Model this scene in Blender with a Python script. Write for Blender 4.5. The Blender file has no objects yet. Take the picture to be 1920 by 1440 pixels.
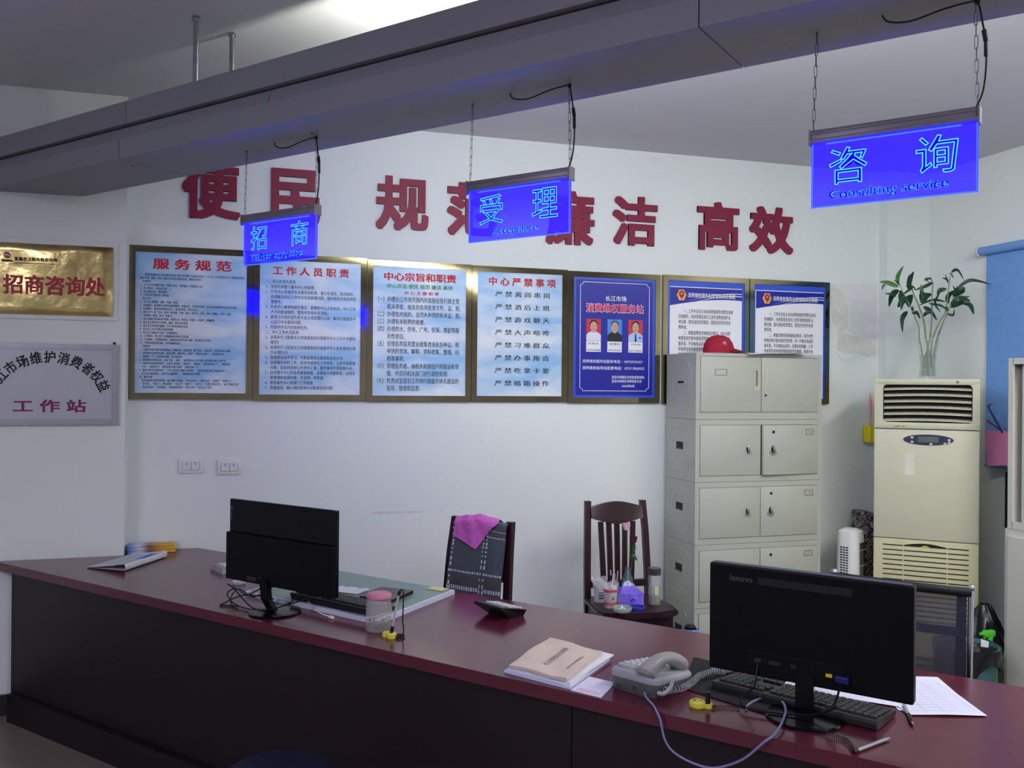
import bpy, bmesh, math, random
from mathutils import Vector, Matrix, Quaternion
random.seed(7)
S = bpy.context.scene
COL = S.collection
PI = math.pi
R = math.radians

# ------------------------------------------------------------------ camera, world, exposure, lights
W, WL, CEIL = 4.97, 4.84, 3.06          # back wall, projecting left wall section, ceiling
H = 1.62
YAW, PITCH, ROLL = R(16.6), R(0.11), R(0.485)
fw = Vector((math.sin(YAW)*math.cos(PITCH), math.cos(YAW)*math.cos(PITCH), math.sin(PITCH)))
rt = Vector((math.cos(YAW), -math.sin(YAW), 0)); up = rt.cross(fw)
r2 = rt*math.cos(ROLL) + up*math.sin(ROLL); u2 = up*math.cos(ROLL) - rt*math.sin(ROLL)
cd = bpy.data.cameras.new('camera'); cam = bpy.data.objects.new('camera', cd); COL.objects.link(cam)
cd.sensor_width = 36; cd.lens = 36*1665/1920; cd.clip_start = .05
m = Matrix.Identity(4)
for i in range(3):
    m[i][0], m[i][1], m[i][2] = r2[i], u2[i], -fw[i]
m[2][3] = H
cam.matrix_world = m
S.camera = cam
S.view_settings.view_transform = 'Standard'; S.view_settings.look = 'None'
S.view_settings.gamma = 1; S.view_settings.use_curve_mapping = False
S.view_settings.exposure = 0.5
TUBE_W, BLUE_W, ROOM_W, BACK_W = 106.0, 16.0, 46.0, 33.0
TUBE_C = (1.0, 1.03, .91)
wd = bpy.data.worlds.new('world'); S.world = wd; wd.use_nodes = True
wd.node_tree.nodes['Background'].inputs[0].default_value = (.5, .55, .7, 1)
wd.node_tree.nodes['Background'].inputs[1].default_value = .3

def area(name, loc, size, sy, power, color, rot):
    l = bpy.data.lights.new(name, 'AREA'); l.shape = 'RECTANGLE'; l.size = size; l.size_y = sy
    l.energy = power; l.color = color
    o = bpy.data.objects.new(name, l); COL.objects.link(o); o.location = loc; o.rotation_euler = rot
    return o
# unseen fill lights added under the ceiling on the hall side
for lx, ly in ((-2.35, .9), (1.6, -.8)):
    area('hall_fill_light', (lx, ly, 3.03), 1.2, .3, ROOM_W, (.80, .78, 1), (0, 0, 0))
# fill light added right of the frame to brighten the back office
area('office_fill_light', (3.35, 1.9, 3.03), 1.2, .3, BACK_W, (1, .99, .95), (0, 0, R(50)))

# ------------------------------------------------------------------ helpers
UA = R(-39.9)
U = Vector((-math.sin(UA), -math.cos(UA), 0)); V = Vector((math.cos(UA), -math.sin(UA), 0))
RZ = math.atan2(U.y, U.x)               # the counter runs diagonally across the room
ZC = .75
def CT(u, v, z=ZC): return Vector((U.x*u+V.x*v, U.y*u+V.y*v, z))

def lin(c):
    return tuple(((x/255)/12.92 if x/255 <= .04045 else ((x/255+.055)/1.055)**2.4) for x in c)
MATS = {}
def pm(name, rgb, rough=.5, metal=0., var=.08, scale=9., bump=0., bscale=120., stretch=(1, 1, 1), trans=0., spec=.5, ior=1.45, coat=0., emit=None, es=0.):
    if name in MATS: return MATS[name]
    mt = bpy.data.materials.new(name); mt.use_nodes = True; MATS[name] = mt
    nt = mt.node_tree; N = nt.nodes; L = nt.links; b = N['Principled BSDF']
    c = lin(rgb)
    tc = N.new('ShaderNodeTexCoord'); mp = N.new('ShaderNodeMapping'); mp.inputs['Scale'].default_value = stretch
    L.new(tc.outputs['Object'], mp.inputs['Vector'])
    nz = N.new('ShaderNodeTexNoise'); nz.inputs['Scale'].default_value = scale; nz.inputs['Detail'].default_value = 4
    L.new(mp.outputs['Vector'], nz.inputs['Vector'])
    rp = N.new('ShaderNodeValToRGB')
    rp.color_ramp.elements[0].position = .3; rp.color_ramp.elements[1].position = .7
    rp.color_ramp.elements[0].color = tuple(max(0, x*(1-var)) for x in c)+(1,)
    rp.color_ramp.elements[1].color = tuple(min(1, x*(1+var)) for x in c)+(1,)
    L.new(nz.outputs['Fac'], rp.inputs['Fac']); L.new(rp.outputs['Color'], b.inputs['Base Color'])
    b.inputs['Roughness'].default_value = rough; b.inputs['Metallic'].default_value = metal
    b.inputs['IOR'].default_value = ior; b.inputs['Transmission Weight'].default_value = trans
    b.inputs['Specular IOR Level'].default_value = spec; b.inputs['Coat Weight'].default_value = coat
    b.inputs['Coat Roughness'].default_value = .1
    if bump:
        n2 = N.new('ShaderNodeTexNoise'); n2.inputs['Scale'].default_value = bscale; n2.inputs['Detail'].default_value = 3
        L.new(mp.outputs['Vector'], n2.inputs['Vector'])
        bp = N.new('ShaderNodeBump'); bp.inputs['Strength'].default_value = bump; bp.inputs['Distance'].default_value = .004
        L.new(n2.outputs['Fac'], bp.inputs['Height']); L.new(bp.outputs['Normal'], b.inputs['Normal'])
    if emit:
        b.inputs['Emission Color'].default_value = tuple(emit)+(1,); b.inputs['Emission Strength'].default_value = es
    return mt

def sheer(name, rgb, alpha, glow=None, gs=0., gloss=.12):
    """partly see-through: tinted transparent mixed with diffuse or glow, plus a thin gloss"""
    mt = bpy.data.materials.new(name); mt.use_nodes = True; nt = mt.node_tree; N = nt.nodes; L = nt.links
    N.remove(N['Principled BSDF']); out = N['Material Output']
    tr = N.new('ShaderNodeBsdfTransparent'); mx = N.new('ShaderNodeMixShader'); gl = N.new('ShaderNodeBsdfGlossy')
    c = lin(rgb)+(1,)
    nz = N.new('ShaderNodeTexNoise'); nz.inputs['Scale'].default_value = 6
    rp = N.new('ShaderNodeValToRGB'); rp.color_ramp.elements[0].color = tuple(x*.92 for x in c[:3])+(1,); rp.color_ramp.elements[1].color = c
    L.new(nz.outputs['Fac'], rp.inputs['Fac'])
    if glow:
        tr.inputs[0].default_value = lin((196, 196, 255))+(1,)
        d = N.new('ShaderNodeEmission'); d.inputs['Color'].default_value = tuple(glow)+(1,); d.inputs['Strength'].default_value = gs
    else:
        d = N.new('ShaderNodeBsdfDiffuse'); L.new(rp.outputs['Color'], d.inputs['Color'])
    mx.inputs[0].default_value = alpha
    if glow:
        # the edge lighting is densest under the rail and thins out downwards
        tc = N.new('ShaderNodeTexCoord'); sp = N.new('ShaderNodeSeparateXYZ'); mr = N.new('ShaderNodeMapRange')
        L.new(tc.outputs['Object'], sp.inputs[0]); L.new(sp.outputs['Z'], mr.inputs['Value'])
        for k, val in zip(('From Min', 'From Max', 'To Min', 'To Max'), (2.12, 2.225, alpha-.14, alpha+.22)): mr.inputs[k].default_value = val
        L.new(mr.outputs['Result'], mx.inputs[0])
    L.new(tr.outputs[0], mx.inputs[1]); L.new(d.outputs[0], mx.inputs[2])
    m2 = N.new('ShaderNodeMixShader'); fr = N.new('ShaderNodeFresnel'); fr.inputs[0].default_value = 1.4
    gl.inputs['Roughness'].default_value = gloss
    ge = N.new('ShaderNodeNewGeometry'); inv = N.new('ShaderNodeMath'); inv.operation = 'SUBTRACT'; inv.inputs[0].default_value = 1
    mul = N.new('ShaderNodeMath'); mul.operation = 'MULTIPLY'
    L.new(ge.outputs['Backfacing'], inv.inputs[1]); L.new(inv.outputs[0], mul.inputs[0]); L.new(fr.outputs[0], mul.inputs[1])
    L.new(mul.outputs[0], m2.inputs[0]); L.new(mx.outputs[0], m2.inputs[1]); L.new(gl.outputs[0], m2.inputs[2])
    L.new(m2.outputs[0], out.inputs['Surface'])
    return mt

def glow(name, rgb, s):
    mt = bpy.data.materials.new(name); mt.use_nodes = True; N = mt.node_tree.nodes; L = mt.node_tree.links
    N.remove(N['Principled BSDF']); e = N.new('ShaderNodeEmission')
    e.inputs['Color'].default_value = tuple(rgb)+(1,); e.inputs['Strength'].default_value = s
    L.new(e.outputs[0], N['Material Output'].inputs['Surface']); return mt

class MB:
    def __init__(s): s.v = []; s.f = []; s.mi = []
    def add(s, vs, fs, mi=0):
        o = len(s.v); s.v += [Vector(p) for p in vs]; s.f += [tuple(i+o for i in f) for f in fs]
        s.mi += ([mi]*len(fs) if isinstance(mi, int) else list(mi)); return s
    def xf(s, M, start=0):
        for i in range(start, len(s.v)): s.v[i] = M @ s.v[i]
        return s
    def box(s, c, d, bev=0., rot=None, mi=0):
        x, y, z = [k/2 for k in d]; c = Vector(c)
        if bev <= 0:
            vs = [(-x,-y,-z),(x,-y,-z),(x,y,-z),(-x,y,-z),(-x,-y,z),(x,-y,z),(x,y,z),(-x,y,z)]
            fs = [(3,2,1,0),(4,5,6,7),(0,1,5,4),(1,2,6,5),(2,3,7,6),(3,0,4,7)]
        else:
            bm = bmesh.new(); bmesh.ops.create_cube(bm, size=1)
            for q in bm.verts: q.co = Vector((q.co.x*2*x, q.co.y*2*y, q.co.z*2*z))
            bmesh.ops.bevel(bm, geom=list(bm.edges), offset=min(bev, x*.98, y*.98, z*.98), segments=2, affect='EDGES', profile=.5)
            bm.verts.index_update(); vs = [q.co.copy() for q in bm.verts]; fs = [tuple(q.index for q in f.verts) for f in bm.faces]; bm.free()
        M = Matrix.Translation(c) @ (rot.to_4x4() if rot else Matrix.Identity(4))
        return s.add([M @ Vector(p) for p in vs], fs, mi)
    def cyl(s, a, b, r, rb=None, n=16, mi=0):
        return s.tube([a, b], [r, r if rb is None else rb], n, mi=mi)
    def lathe(s, prof, c=(0,0,0), n=24, mi=0):
        c = Vector(c); vs = []; fs = []
        for r, z in prof:
            for k in range(n):
                a = 2*PI*k/n; vs.append(c+Vector((r*math.cos(a), r*math.sin(a), z)))
        for i in range(len(prof)-1):
            for k in range(n):
                k2 = (k+1) % n; fs.append((i*n+k, i*n+k2, (i+1)*n+k2, (i+1)*n+k))
        if prof[0][0] > 1e-5: fs.append(tuple(range(n-1, -1, -1)))
        if prof[-1][0] > 1e-5: fs.append(tuple((len(prof)-1)*n+k for k in range(n)))
        return s.add(vs, fs, mi)
    def tube(s, pts, r, n=8, closed=False, mi=0, cap=True):
        P = [Vector(p) for p in pts]; m_ = len(P)
        rr = r if isinstance(r, (list, tuple)) else [r]*m_
        T = []
        for i in range(m_):
            a = P[(i-1) % m_] if (closed or i > 0) else P[i]; b = P[(i+1) % m_] if (closed or i < m_-1) else P[i]
            t = b-a; T.append(t.normalized() if t.length > 1e-9 else Vector((0,0,1)))
        ref = Vector((0,0,1)) if abs(T[0].z) < .9 else Vector((1,0,0))
        nrm = (ref - T[0]*ref.dot(T[0])).normalized(); vs = []; fs = []
        for i in range(m_):
            if i:
                q = T[i-1].rotation_difference(T[i]); nrm = q @ nrm; nrm = (nrm - T[i]*nrm.dot(T[i])).normalized()
            bn = T[i].cross(nrm)
            for k in range(n):
                a = 2*PI*k/n; vs.append(P[i] + (nrm*math.cos(a)+bn*math.sin(a))*rr[i])
        for i in range(m_ if closed else m_-1):
            j = (i+1) % m_
            for k in range(n):
                k2 = (k+1) % n; fs.append((i*n+k, i*n+k2, j*n+k2, j*n+k))
        if not closed and cap:
            fs.append(tuple(range(n-1, -1, -1))); fs.append(tuple((m_-1)*n+k for k in range(n)))
        return s.add(vs, fs, mi)
    def prism(s, poly, a, b, ax='z', mi=0):
        n = len(poly)
        def mk(p, h): return {'z': (p[0], p[1], h), 'y': (p[0], h, p[1]), 'x': (h, p[0], p[1])}[ax]
        vs = [mk(p, a) for p in poly]+[mk(p, b) for p in poly]
        fs = [tuple(range(n-1, -1, -1)), tuple(range(n, 2*n))]+[(i, (i+1) % n, n+(i+1) % n, n+i) for i in range(n)]
        return s.add(vs, fs, mi)
    def grid(s, fn, nu, nv, mf=None, closed_u=False):
        vs = [fn(i/nu, j/nv) for j in range(nv+1) for i in range(nu+1)]; fs = []; mi = []
        for j in range(nv):
            for i in range(nu):
                a = j*(nu+1)+i; fs.append((a, a+1, a+nu+2, a+nu+1)); mi.append(mf((i+.5)/nu, (j+.5)/nv) if mf else 0)
        return s.add(vs, fs, mi)
    def ball(s, c, r, nu=16, nv=10, mi=0):
        c = Vector(c); r = r if isinstance(r, (tuple, list)) else (r, r, r); k = len(s.v)
        s.lathe([(math.sin(PI*i/nv), -math.cos(PI*i/nv)) for i in range(nv+1)], n=nu, mi=mi)
        for i in range(k, len(s.v)):
            p = s.v[i]; s.v[i] = c+Vector((p.x*r[0], p.y*r[1], p.z*r[2]))
        return s
    def build(s, name, mat, parent=None, loc=(0,0,0), rot=(0,0,0), smooth=False, kind=None, weld=True):
        me = bpy.data.meshes.new(name); me.from_pydata([tuple(p) for p in s.v], [], s.f)
        mats = mat if isinstance(mat, (list, tuple)) else [mat]
        for q in mats: me.materials.append(q)
        if len(mats) > 1: me.polygons.foreach_set('material_index', s.mi)
        bm = bmesh.new(); bm.from_mesh(me)
        if weld: bmesh.ops.remove_doubles(bm, verts=bm.verts, dist=1e-6)
        bmesh.ops.recalc_face_normals(bm, faces=bm.faces)
        bm.to_mesh(me); bm.free()
        if smooth:
            me.polygons.foreach_set('use_smooth', [True]*len(me.polygons)); me.set_sharp_from_angle(angle=R(40))
        o = bpy.data.objects.new(name, me); COL.objects.link(o)
        o.location = loc; o.rotation_euler = rot
        if parent: o.parent = parent
        if kind: o['kind'] = kind
        return o

def thing(name, label, cat, loc=(0,0,0), rz=0., group=None, rot=None):
    o = bpy.data.objects.new(name, None); COL.objects.link(o); o.empty_display_size = .05
    o.location = loc; o.rotation_euler = rot or (0, 0, rz); o['label'] = label; o['category'] = cat
    if group: o['group'] = group
    return o
def tag(o, label, cat, group=None):
    o['label'] = label; o['category'] = cat
    if group: o['group'] = group
    return o
def dup(root, loc, rot, label, group=None):
    r = root.copy(); COL.objects.link(r); r.location = loc; r.rotation_euler = rot; r['label'] = label
    if group: r['group'] = group
    for ch in root.children:
        c = ch.copy(); COL.objects.link(c); c.parent = r
        for g in ch.children:
            d = g.copy(); COL.objects.link(d); d.parent = c
    return r

# ---- lettering
def glyphs(body, bold=0., align='LEFT', line=1.25, extrude=0., outline=0., res=2, space=1., thick_round=False):
    cu = bpy.data.curves.new('t', 'FONT'); cu.body = body; cu.size = 1; cu.resolution_u = res
    cu.align_x = align; cu.space_line = line; cu.space_character = space
    cu.extrude = extrude
    if outline:
        cu.fill_mode = 'NONE'; cu.bevel_depth = outline; cu.bevel_resolution = 0
    o = bpy.data.objects.new('t', cu); COL.objects.link(o)
    dg = bpy.context.evaluated_depsgraph_get(); ev = o.evaluated_get(dg)
    me = bpy.data.meshes.new_from_object(ev)
    vs = [v.co.copy() for v in me.vertices]; fs = [tuple(p.vertices) for p in me.polygons]
    bpy.data.objects.remove(o); bpy.data.curves.remove(cu); bpy.data.meshes.remove(me)
    if bold >= .005 and not outline:
        # heavier strokes: overlay slightly shifted copies of the outline
        sh = [(-bold, 0), (bold, 0)] if bold < .018 else [(-bold, -bold*.8), (bold, -bold*.8), (-bold, bold*.8), (bold, bold*.8)]
        if thick_round: sh = [(bold*i/2, bold*j/2) for i in range(-2, 3) for j in range(-2, 3) if max(abs(i), abs(j)) == 2]
        n = len(vs); v0, f0 = vs, fs; vs = []; fs = []
        for k, (dx, dy) in enumerate(sh):
            vs += [v+Vector((dx, dy, k*.0003)) for v in v0]; fs += [tuple(i+k*n for i in f) for f in f0]
    return vs, fs
def fit(vs, box):
    x0, x1, y0, y1 = box
    ax = min(v.x for v in vs); bx = max(v.x for v in vs); ay = min(v.y for v in vs); by = max(v.y for v in vs)
    sx = (x1-x0)/(bx-ax) if x1 is not None else None
    sy = (y1-y0)/(by-ay) if y1 is not None else None
    sx = sx or sy; sy = sy or sx
    return [Vector((x0+(v.x-ax)*sx, y0+(v.y-ay)*sy, v.z)) for v in vs]
def letters(name, body, mat, parent, box, depth, flat=False, thick=None, **kw):
    """text fitted to box (x0,x1,z0,z1); upright facing -y at y=depth, or lying flat at z=depth"""
    ex = .05 if thick else 0
    vs, fs = glyphs(body, extrude=ex, thick_round=bool(thick), **kw); vs = fit(vs, box)
    b = MB()
    if kw.get('outline'):
        for v in vs: v.z *= (box[3]-box[2])
    if thick:
        zs = (min(v.z for v in vs), max(v.z for v in vs))
        for v in vs: v.z = (v.z-zs[0])/(zs[1]-zs[0])*thick
    if flat: vs = [Vector((v.x, v.y, depth+v.z)) for v in vs]
    else: vs = [Vector((v.x, depth-v.z, v.y)) for v in vs]
    b.v = vs; b.f = fs; b.mi = [0]*len(fs)
    return b.build(name, mat, parent, weld=False)
def cord(pts, k=6):
    """smooth curve through points"""
    P = [Vector(p) for p in pts]; out = []
    for i in range(len(P)-1):
        a = P[max(i-1, 0)]; b = P[i]; c = P[i+1]; d = P[min(i+2, len(P)-1)]
        for j in range(k):
            t = j/k; out.append(.5*((2*b)+(c-a)*t+(2*a-5*b+4*c-d)*t*t+(3*b-a-3*c+d)*t**3))
    return out+[P[-1]]
def coil(pts, rad, turns, per=10):
    P = cord(pts, 12); out = []; n = int(turns*per)
    for i in range(n+1):
        t = i/n*(len(P)-1); k = min(int(t), len(P)-2); q = P[k].lerp(P[k+1], t-k)
        d = (P[k+1]-P[k]).normalized(); s = d.cross(Vector((0,0,1))).normalized(); w = s.cross(d)
        a = 2*PI*i/per; out.append(q+s*math.cos(a)*rad+w*math.sin(a)*rad)
    return out

# ------------------------------------------------------------------ materials
WALL = pm('painted_plaster', (226, 231, 227), .75, var=.02, scale=1.3, bump=.12, bscale=60)
CEILM = pm('ceiling_plaster', (205, 204, 206), .85, var=.02, scale=1.5, bump=.1, bscale=50)
FLOORM = pm('floor_tile', (120, 108, 98), .35, var=.1, scale=6)
SKIRT = pm('dark_skirting', (38, 36, 40), .4)
BEAM = pm('grey_aluminium_panel', (138, 136, 142), .5, var=.03, scale=3)
SEAM = pm('dark_joint', (25, 24, 27), .8)
CHROME = pm('steel_pipe', (190, 190, 195), .25, 1, var=.15, scale=30)
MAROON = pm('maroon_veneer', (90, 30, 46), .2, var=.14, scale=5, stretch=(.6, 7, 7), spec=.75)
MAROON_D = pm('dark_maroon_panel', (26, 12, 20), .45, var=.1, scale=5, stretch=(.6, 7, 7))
RED = pm('crimson_letter', (128, 20, 56), .5, var=.05)
GOLDF = pm('gold_mirror_frame', (132, 122, 96), .07, 1, var=.12, scale=5, bump=.06, bscale=8)
GOLD = pm('crinkled_gold_plate', (210, 188, 124), .2, 1, var=.08, scale=4, bump=.9, bscale=9)
WHITE = pm('white_plastic', (225, 225, 222), .4, var=.03)
BLACK = pm('black_plastic', (16, 16, 19), .35, var=.15)
BLACKM = pm('matt_black', (20, 20, 22), .6, var=.1)
INK = pm('black_ink', (28, 28, 32), .7)
CREAM = pm('cream_steel', (174, 177, 164), .45, var=.025, scale=4)
CREAMD = pm('cream_steel_shadow_gap', (60, 60, 56), .8)
ACM = pm('ivory_plastic', (198, 198, 172), .4, var=.02)
ACM2 = pm('yellowed_plastic', (198, 194, 154), .45, var=.03)
DKWOOD = pm('dark_rosewood', (44, 18, 26), .3, var=.25, scale=6, stretch=(8, 8, .7))
PAPER = pm('white_paper', (232, 232, 238), .8, var=.02)
BLUEC = pm('blind_fabric', (112, 158, 218), .85, var=.05, scale=40)
GLASS = pm('clear_glass', (235, 242, 240), .03, trans=1, var=0, ior=1.3)

# ------------------------------------------------------------------ setting
def struct(name, b, mt, **k): return b.build(name, mt, kind='structure', **k)
struct('floor', MB().box((.6, .9, -.05), (7.6, 8.2, .1)), FLOORM)
struct('ceiling', MB().box((.6, .9, CEIL+.05), (7.6, 8.2, .1)), CEILM)
struct('wall_back', MB().box((1.9, W+.06, CEIL/2), (5.1, .12, CEIL-.002)), WALL)
struct('wall_left', MB().box((-1.92, WL+.13, CEIL/2), (2.664, .26, CEIL-.002)), WALL)
struct('wall_right', MB().box((4.42, .9, CEIL/2), (.12, 8.0, CEIL-.002)), WALL)
struct('trim_1', MB().box((4.193, 4.931, CEIL/2), (.334, .078, CEIL-.004)), WALL)
struct('wall_far_left', MB().box((-3.2, .9, CEIL/2), (.1, 7.8, CEIL-.002)), WALL)
struct('wall_front', MB().box((.6, -3.06, CEIL/2), (7.4, .1, CEIL-.002)), WALL)
struct('baseboard_left', MB().box((-1.92, WL-.008, .05), (2.66, .015, .1)), SKIRT)
struct('baseboard_back', MB().box((1.75, W-.008, .05), (4.5, .015, .1)), SKIRT)

# patches where the paint has peeled, and a scuff
PATCH = pm('peeled_plaster', (222, 223, 222), .9, var=.03, scale=25, bump=.5, bscale=60)
PATCH2 = pm('bare_filler', (216, 217, 208), .9, var=.06, scale=30, bump=.6, bscale=60)
def patch(name, pts, mt, t=.002):
    struct(name, MB().prism(pts, W-t, W-.0002, 'y'), mt)
patch('trim_2', [(3.64,2.302),(4.012,2.318),(4.014,1.90),(3.93,1.94),(3.86,1.96),(3.79,2.0),(3.81,2.03),(3.80,2.17),(3.76,2.25),(3.70,2.28),(3.64,2.285)], PATCH, .0015)
patch('trim_3', [(3.655,2.285),(3.72,2.27),(3.77,2.22),(3.785,2.12),(3.785,2.02),(3.74,1.99),(3.79,1.975),(3.87,1.965),(3.93,1.945),(4.0,1.90),(4.005,1.85),(3.94,1.83),(3.85,1.855),(3.76,1.845),(3.70,1.88),(3.71,1.93),(3.70,2.02),(3.665,2.05)], PATCH2, .002)
patch('trim_4', [(3.68,1.87),(3.74,1.85),(3.84,1.85),(3.84,1.82),(3.74,1.80)], pm('flaking_paint', (228, 228, 224), .9), .003)
SCUFF = pm('wall_scuff', (214, 213, 208), .9, var=.15, scale=60)
patch('trim_5', [(.66,.905),(.72,.912),(.84,.908),(.96,.905),(1.0,.899),(.9,.897),(.8,.898),(.7,.895)], SCUFF, .0008)

# ------------------------------------------------------------------ suspended light trough
tr = thing('light_trough', 'long grey suspended lighting trough crossing the room diagonally below the ceiling', 'ceiling light', (0,0,0), RZ)
def endu(v): return (.641*v-4.84)/.767+.012
def uprof(b, prof, u0, u1):
    n = len(prof)
    vs = [((endu(v) if u0 is None else u0), v, z) for v, z in prof]+[(u1, v, z) for v, z in prof]
    return b.add(vs, [tuple(range(n-1, -1, -1)), tuple(range(n, 2*n))]+[(i, (i+1) % n, n+(i+1) % n, n+i) for i in range(n)])
UE = 1.6
def rect(v0, v1, z0, z1): return [(v0, z0), (v1, z0), (v1, z1), (v0, z1)]
for a, b_ in ((None, -3.379), (-3.375, -.863), (-.859, UE)):
    uprof(MB(), rect(2.152, 2.495, 2.5415, 2.622), a, b_).build('lower_panel', BEAM, tr)
for a, b_ in ((None, -2.483), (-2.480, UE)):
    uprof(MB(), [(2.153, 2.6225), (2.40, 2.6225), (2.40, 2.672), (2.172, 2.672)], a, b_).build('middle_panel', BEAM, tr)
for a, b_ in ((None, -3.333), (-3.330, UE)):
    uprof(MB(), rect(2.152, 2.44, 2.6805, 2.7725), a, b_).build('upper_panel', BEAM, tr)
uprof(MB(), rect(2.185, 2.39, 2.55, 2.76), None, UE-.01).build('core', SEAM, tr)
for u, v in ((-2.965, 2.213), (-2.982, 2.40)):
    b = MB(); b.cyl((u, v, 2.765), (u, v, CEIL-.002), .011, n=14); b.lathe([(.017, 0), (.013, .012)], (u, v, CEIL-.014), 14)
    b.build('hanging_pipe', CHROME, tr, smooth=True)
b = MB()
for u, v in ((-3.43, 2.25), (-2.42, 2.31)): b.cyl((u, v, 2.5405), (u, v, 2.543), .006, n=10)
b.build('screw', SEAM, tr)
TUBEM = glow('fluorescent_light', TUBE_C, TUBE_W)
for i, u in enumerate((-1.75, -.45, .85)):
    t = thing('fluorescent_tube', ('white fluorescent tube on the trough, the one nearest the left wall', 'white fluorescent tube on the trough, the middle one', 'white fluorescent tube on the trough, the one farthest from the left wall')[i], 'lamp', CT(u, 2.466, 2.655), RZ, 'tubes on the light trough')
    MB().cyl((-.58, 0, 0), (.58, 0, 0), .013, n=12).build('tube', TUBEM, t, smooth=True)
    for s in (-1, 1): MB().box((s*.60, 0, -.012), (.03, .03, .05), .003).build('socket', WHITE, t)

# ------------------------------------------------------------------ hanging blue signs
RAIL = pm('grey_sign_rail', (128, 122, 132), .4, .3, var=.04)
PANEL = sheer('glowing_blue_acrylic', (20, 20, 255), .50, gloss=.02, glow=(.0025, .0012, 1.0), gs=BLUE_W)
EDGEM = glow('lit_acrylic_edge', (.04, .10, 1.0), 1.6)
FILLM = glow('engraved_blue_fill', (.0, .0, .62), 1.0)
LINEM = glow('engraved_bright_line', (.08, .46, 1.0), 1.3)
CHAINM = pm('chain_steel', (120, 118, 118), .35, 1)
CABLE = pm('black_cable', (10, 10, 12), .5)
def sign(u0, u1, han, eng, label, kind):
    t = thing('hanging_sign', label, 'sign', CT(u0, 2.345, 0), RZ, 'blue acrylic signs under the light trough')
    w = u1-u0
    b = MB()
    b.box((w/2, 0, 2.267), (w, .026, .036), .003); b.box((w/2, 0, 2.256), (w-.004, .034, .010), .003); b.box((w/2, 0, 2.276), (w-.004, .031, .006), .002)
    b.build('top_rail', RAIL, t, smooth=True)
    for x in (.0015, w-.0015):
        MB().box((x, 0, 2.266), (.006, .036, .042), .002).build('end_cap', RAIL, t)
    pn = MB().box((w/2, 0, 2.168), (w-.006, .006, .164)).build('panel', PANEL, t)
    b = MB()
    for x in (.006, w-.006): b.box((x, 0, 2.168), (.0025, .0075, .166))
    b.box((w/2, 0, 2.087), (w-.008, .0075, .0025)); b.box((w/2, 0, 2.2475), (w*.8, .008, .003))
    b.build('lit_edge', EDGEM, pn)
    hs = .092
    xs = (.048, w-.138)
    for x, ch in zip(xs, han):
        box = (x, x+hs, 2.140, 2.140+hs) if kind != 'tel' else (x, x+hs, 2.142, 2.142+hs)
        letters('lettering', ch, FILLM, pn, box, -.0036, bold=.02)
        letters('outline', ch, LINEM, pn, (box[0]-.001, box[1]+.001, box[2]-.001, box[3]+.001), -.0046, outline=.013, res=1)
    ex = {'acc': (.098, .27), 'con': (.048, .325), 'tel': (.048, .335)}[kind]
    letters('lettering', eng, FILLM, pn, (ex[0], ex[1], 2.098, 2.126), -.0050, bold=.008)
    letters('outline', eng, LINEM, pn, (ex[0]-.001, ex[1]+.001, 2.097, 2.127), -.0044, outline=.022, res=1)
    for x, dx in ((.006, .008), (w-.006, -.006)):
        b = MB(); n = 9; z0 = 2.538; z1 = 2.284; st = (z0-z1)/n
        for k in range(n):
            zc = z0-st*(k+.5); hl = st*.58; r = .0036; pts = []
            for j in range(12):
                a = 2*PI*j/12; px = r*math.cos(a); pz = (hl-r)*(1 if math.sin(a) >= 0 else -1)+r*math.sin(a)
                pts.append(Vector((px, 0, pz)) if k % 2 else Vector((0, px, pz)))
            off = Vector((x+dx*(1-(k+.5)/n), 0, zc))
            b.tube([p+off for p in pts], .0009, 5, closed=True)
        b.cyl((x+dx, 0, 2.532), (x+dx, 0, 2.5412), .003, n=8)
        b.build('chain', CHAINM, t)
    x = w-.006
    pts = [(w-.215, -.02, 2.541), (w-.2, -.02, 2.522), (w-.15, -.015, 2.515), (w-.08, -.008, 2.53), (w-.02, -.004, 2.536), (x, -.006, 2.53), (x+.008, -.006, 2.49), (x+.016, -.007, 2.44), (x+.018, -.007, 2.38), (x+.012, -.007, 2.32), (x-.002, -.005, 2.284)]
    b = MB(); c = cord(pts, 6); b.tube(c, .0023, 6)
    b.cyl((x+.013, -.0065, 2.462), (x+.0175, -.007, 2.435), .0055, n=8); b.cyl((x+.0175, -.007, 2.432), (x+.018, -.007, 2.40), .0048, n=8)
    b.ball((x-.002, -.004, 2.533), .007, 8, 6)
    b.build('power_cable', CABLE, t, smooth=True)
sign(-2.834, -2.422, '招商', 'TEL:189 8272 5598', 'blue glowing hanging sign farthest left of the three, nearest the left wall', 'tel')
sign(-1.729, -1.341, '受理', 'Acceptance', 'blue glowing hanging sign reading Acceptance, middle of the three', 'acc')
sign(-.629, -.238, '咨询', 'Consulting service', 'large blue glowing hanging sign reading Consulting service, nearest the camera', 'con')

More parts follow.
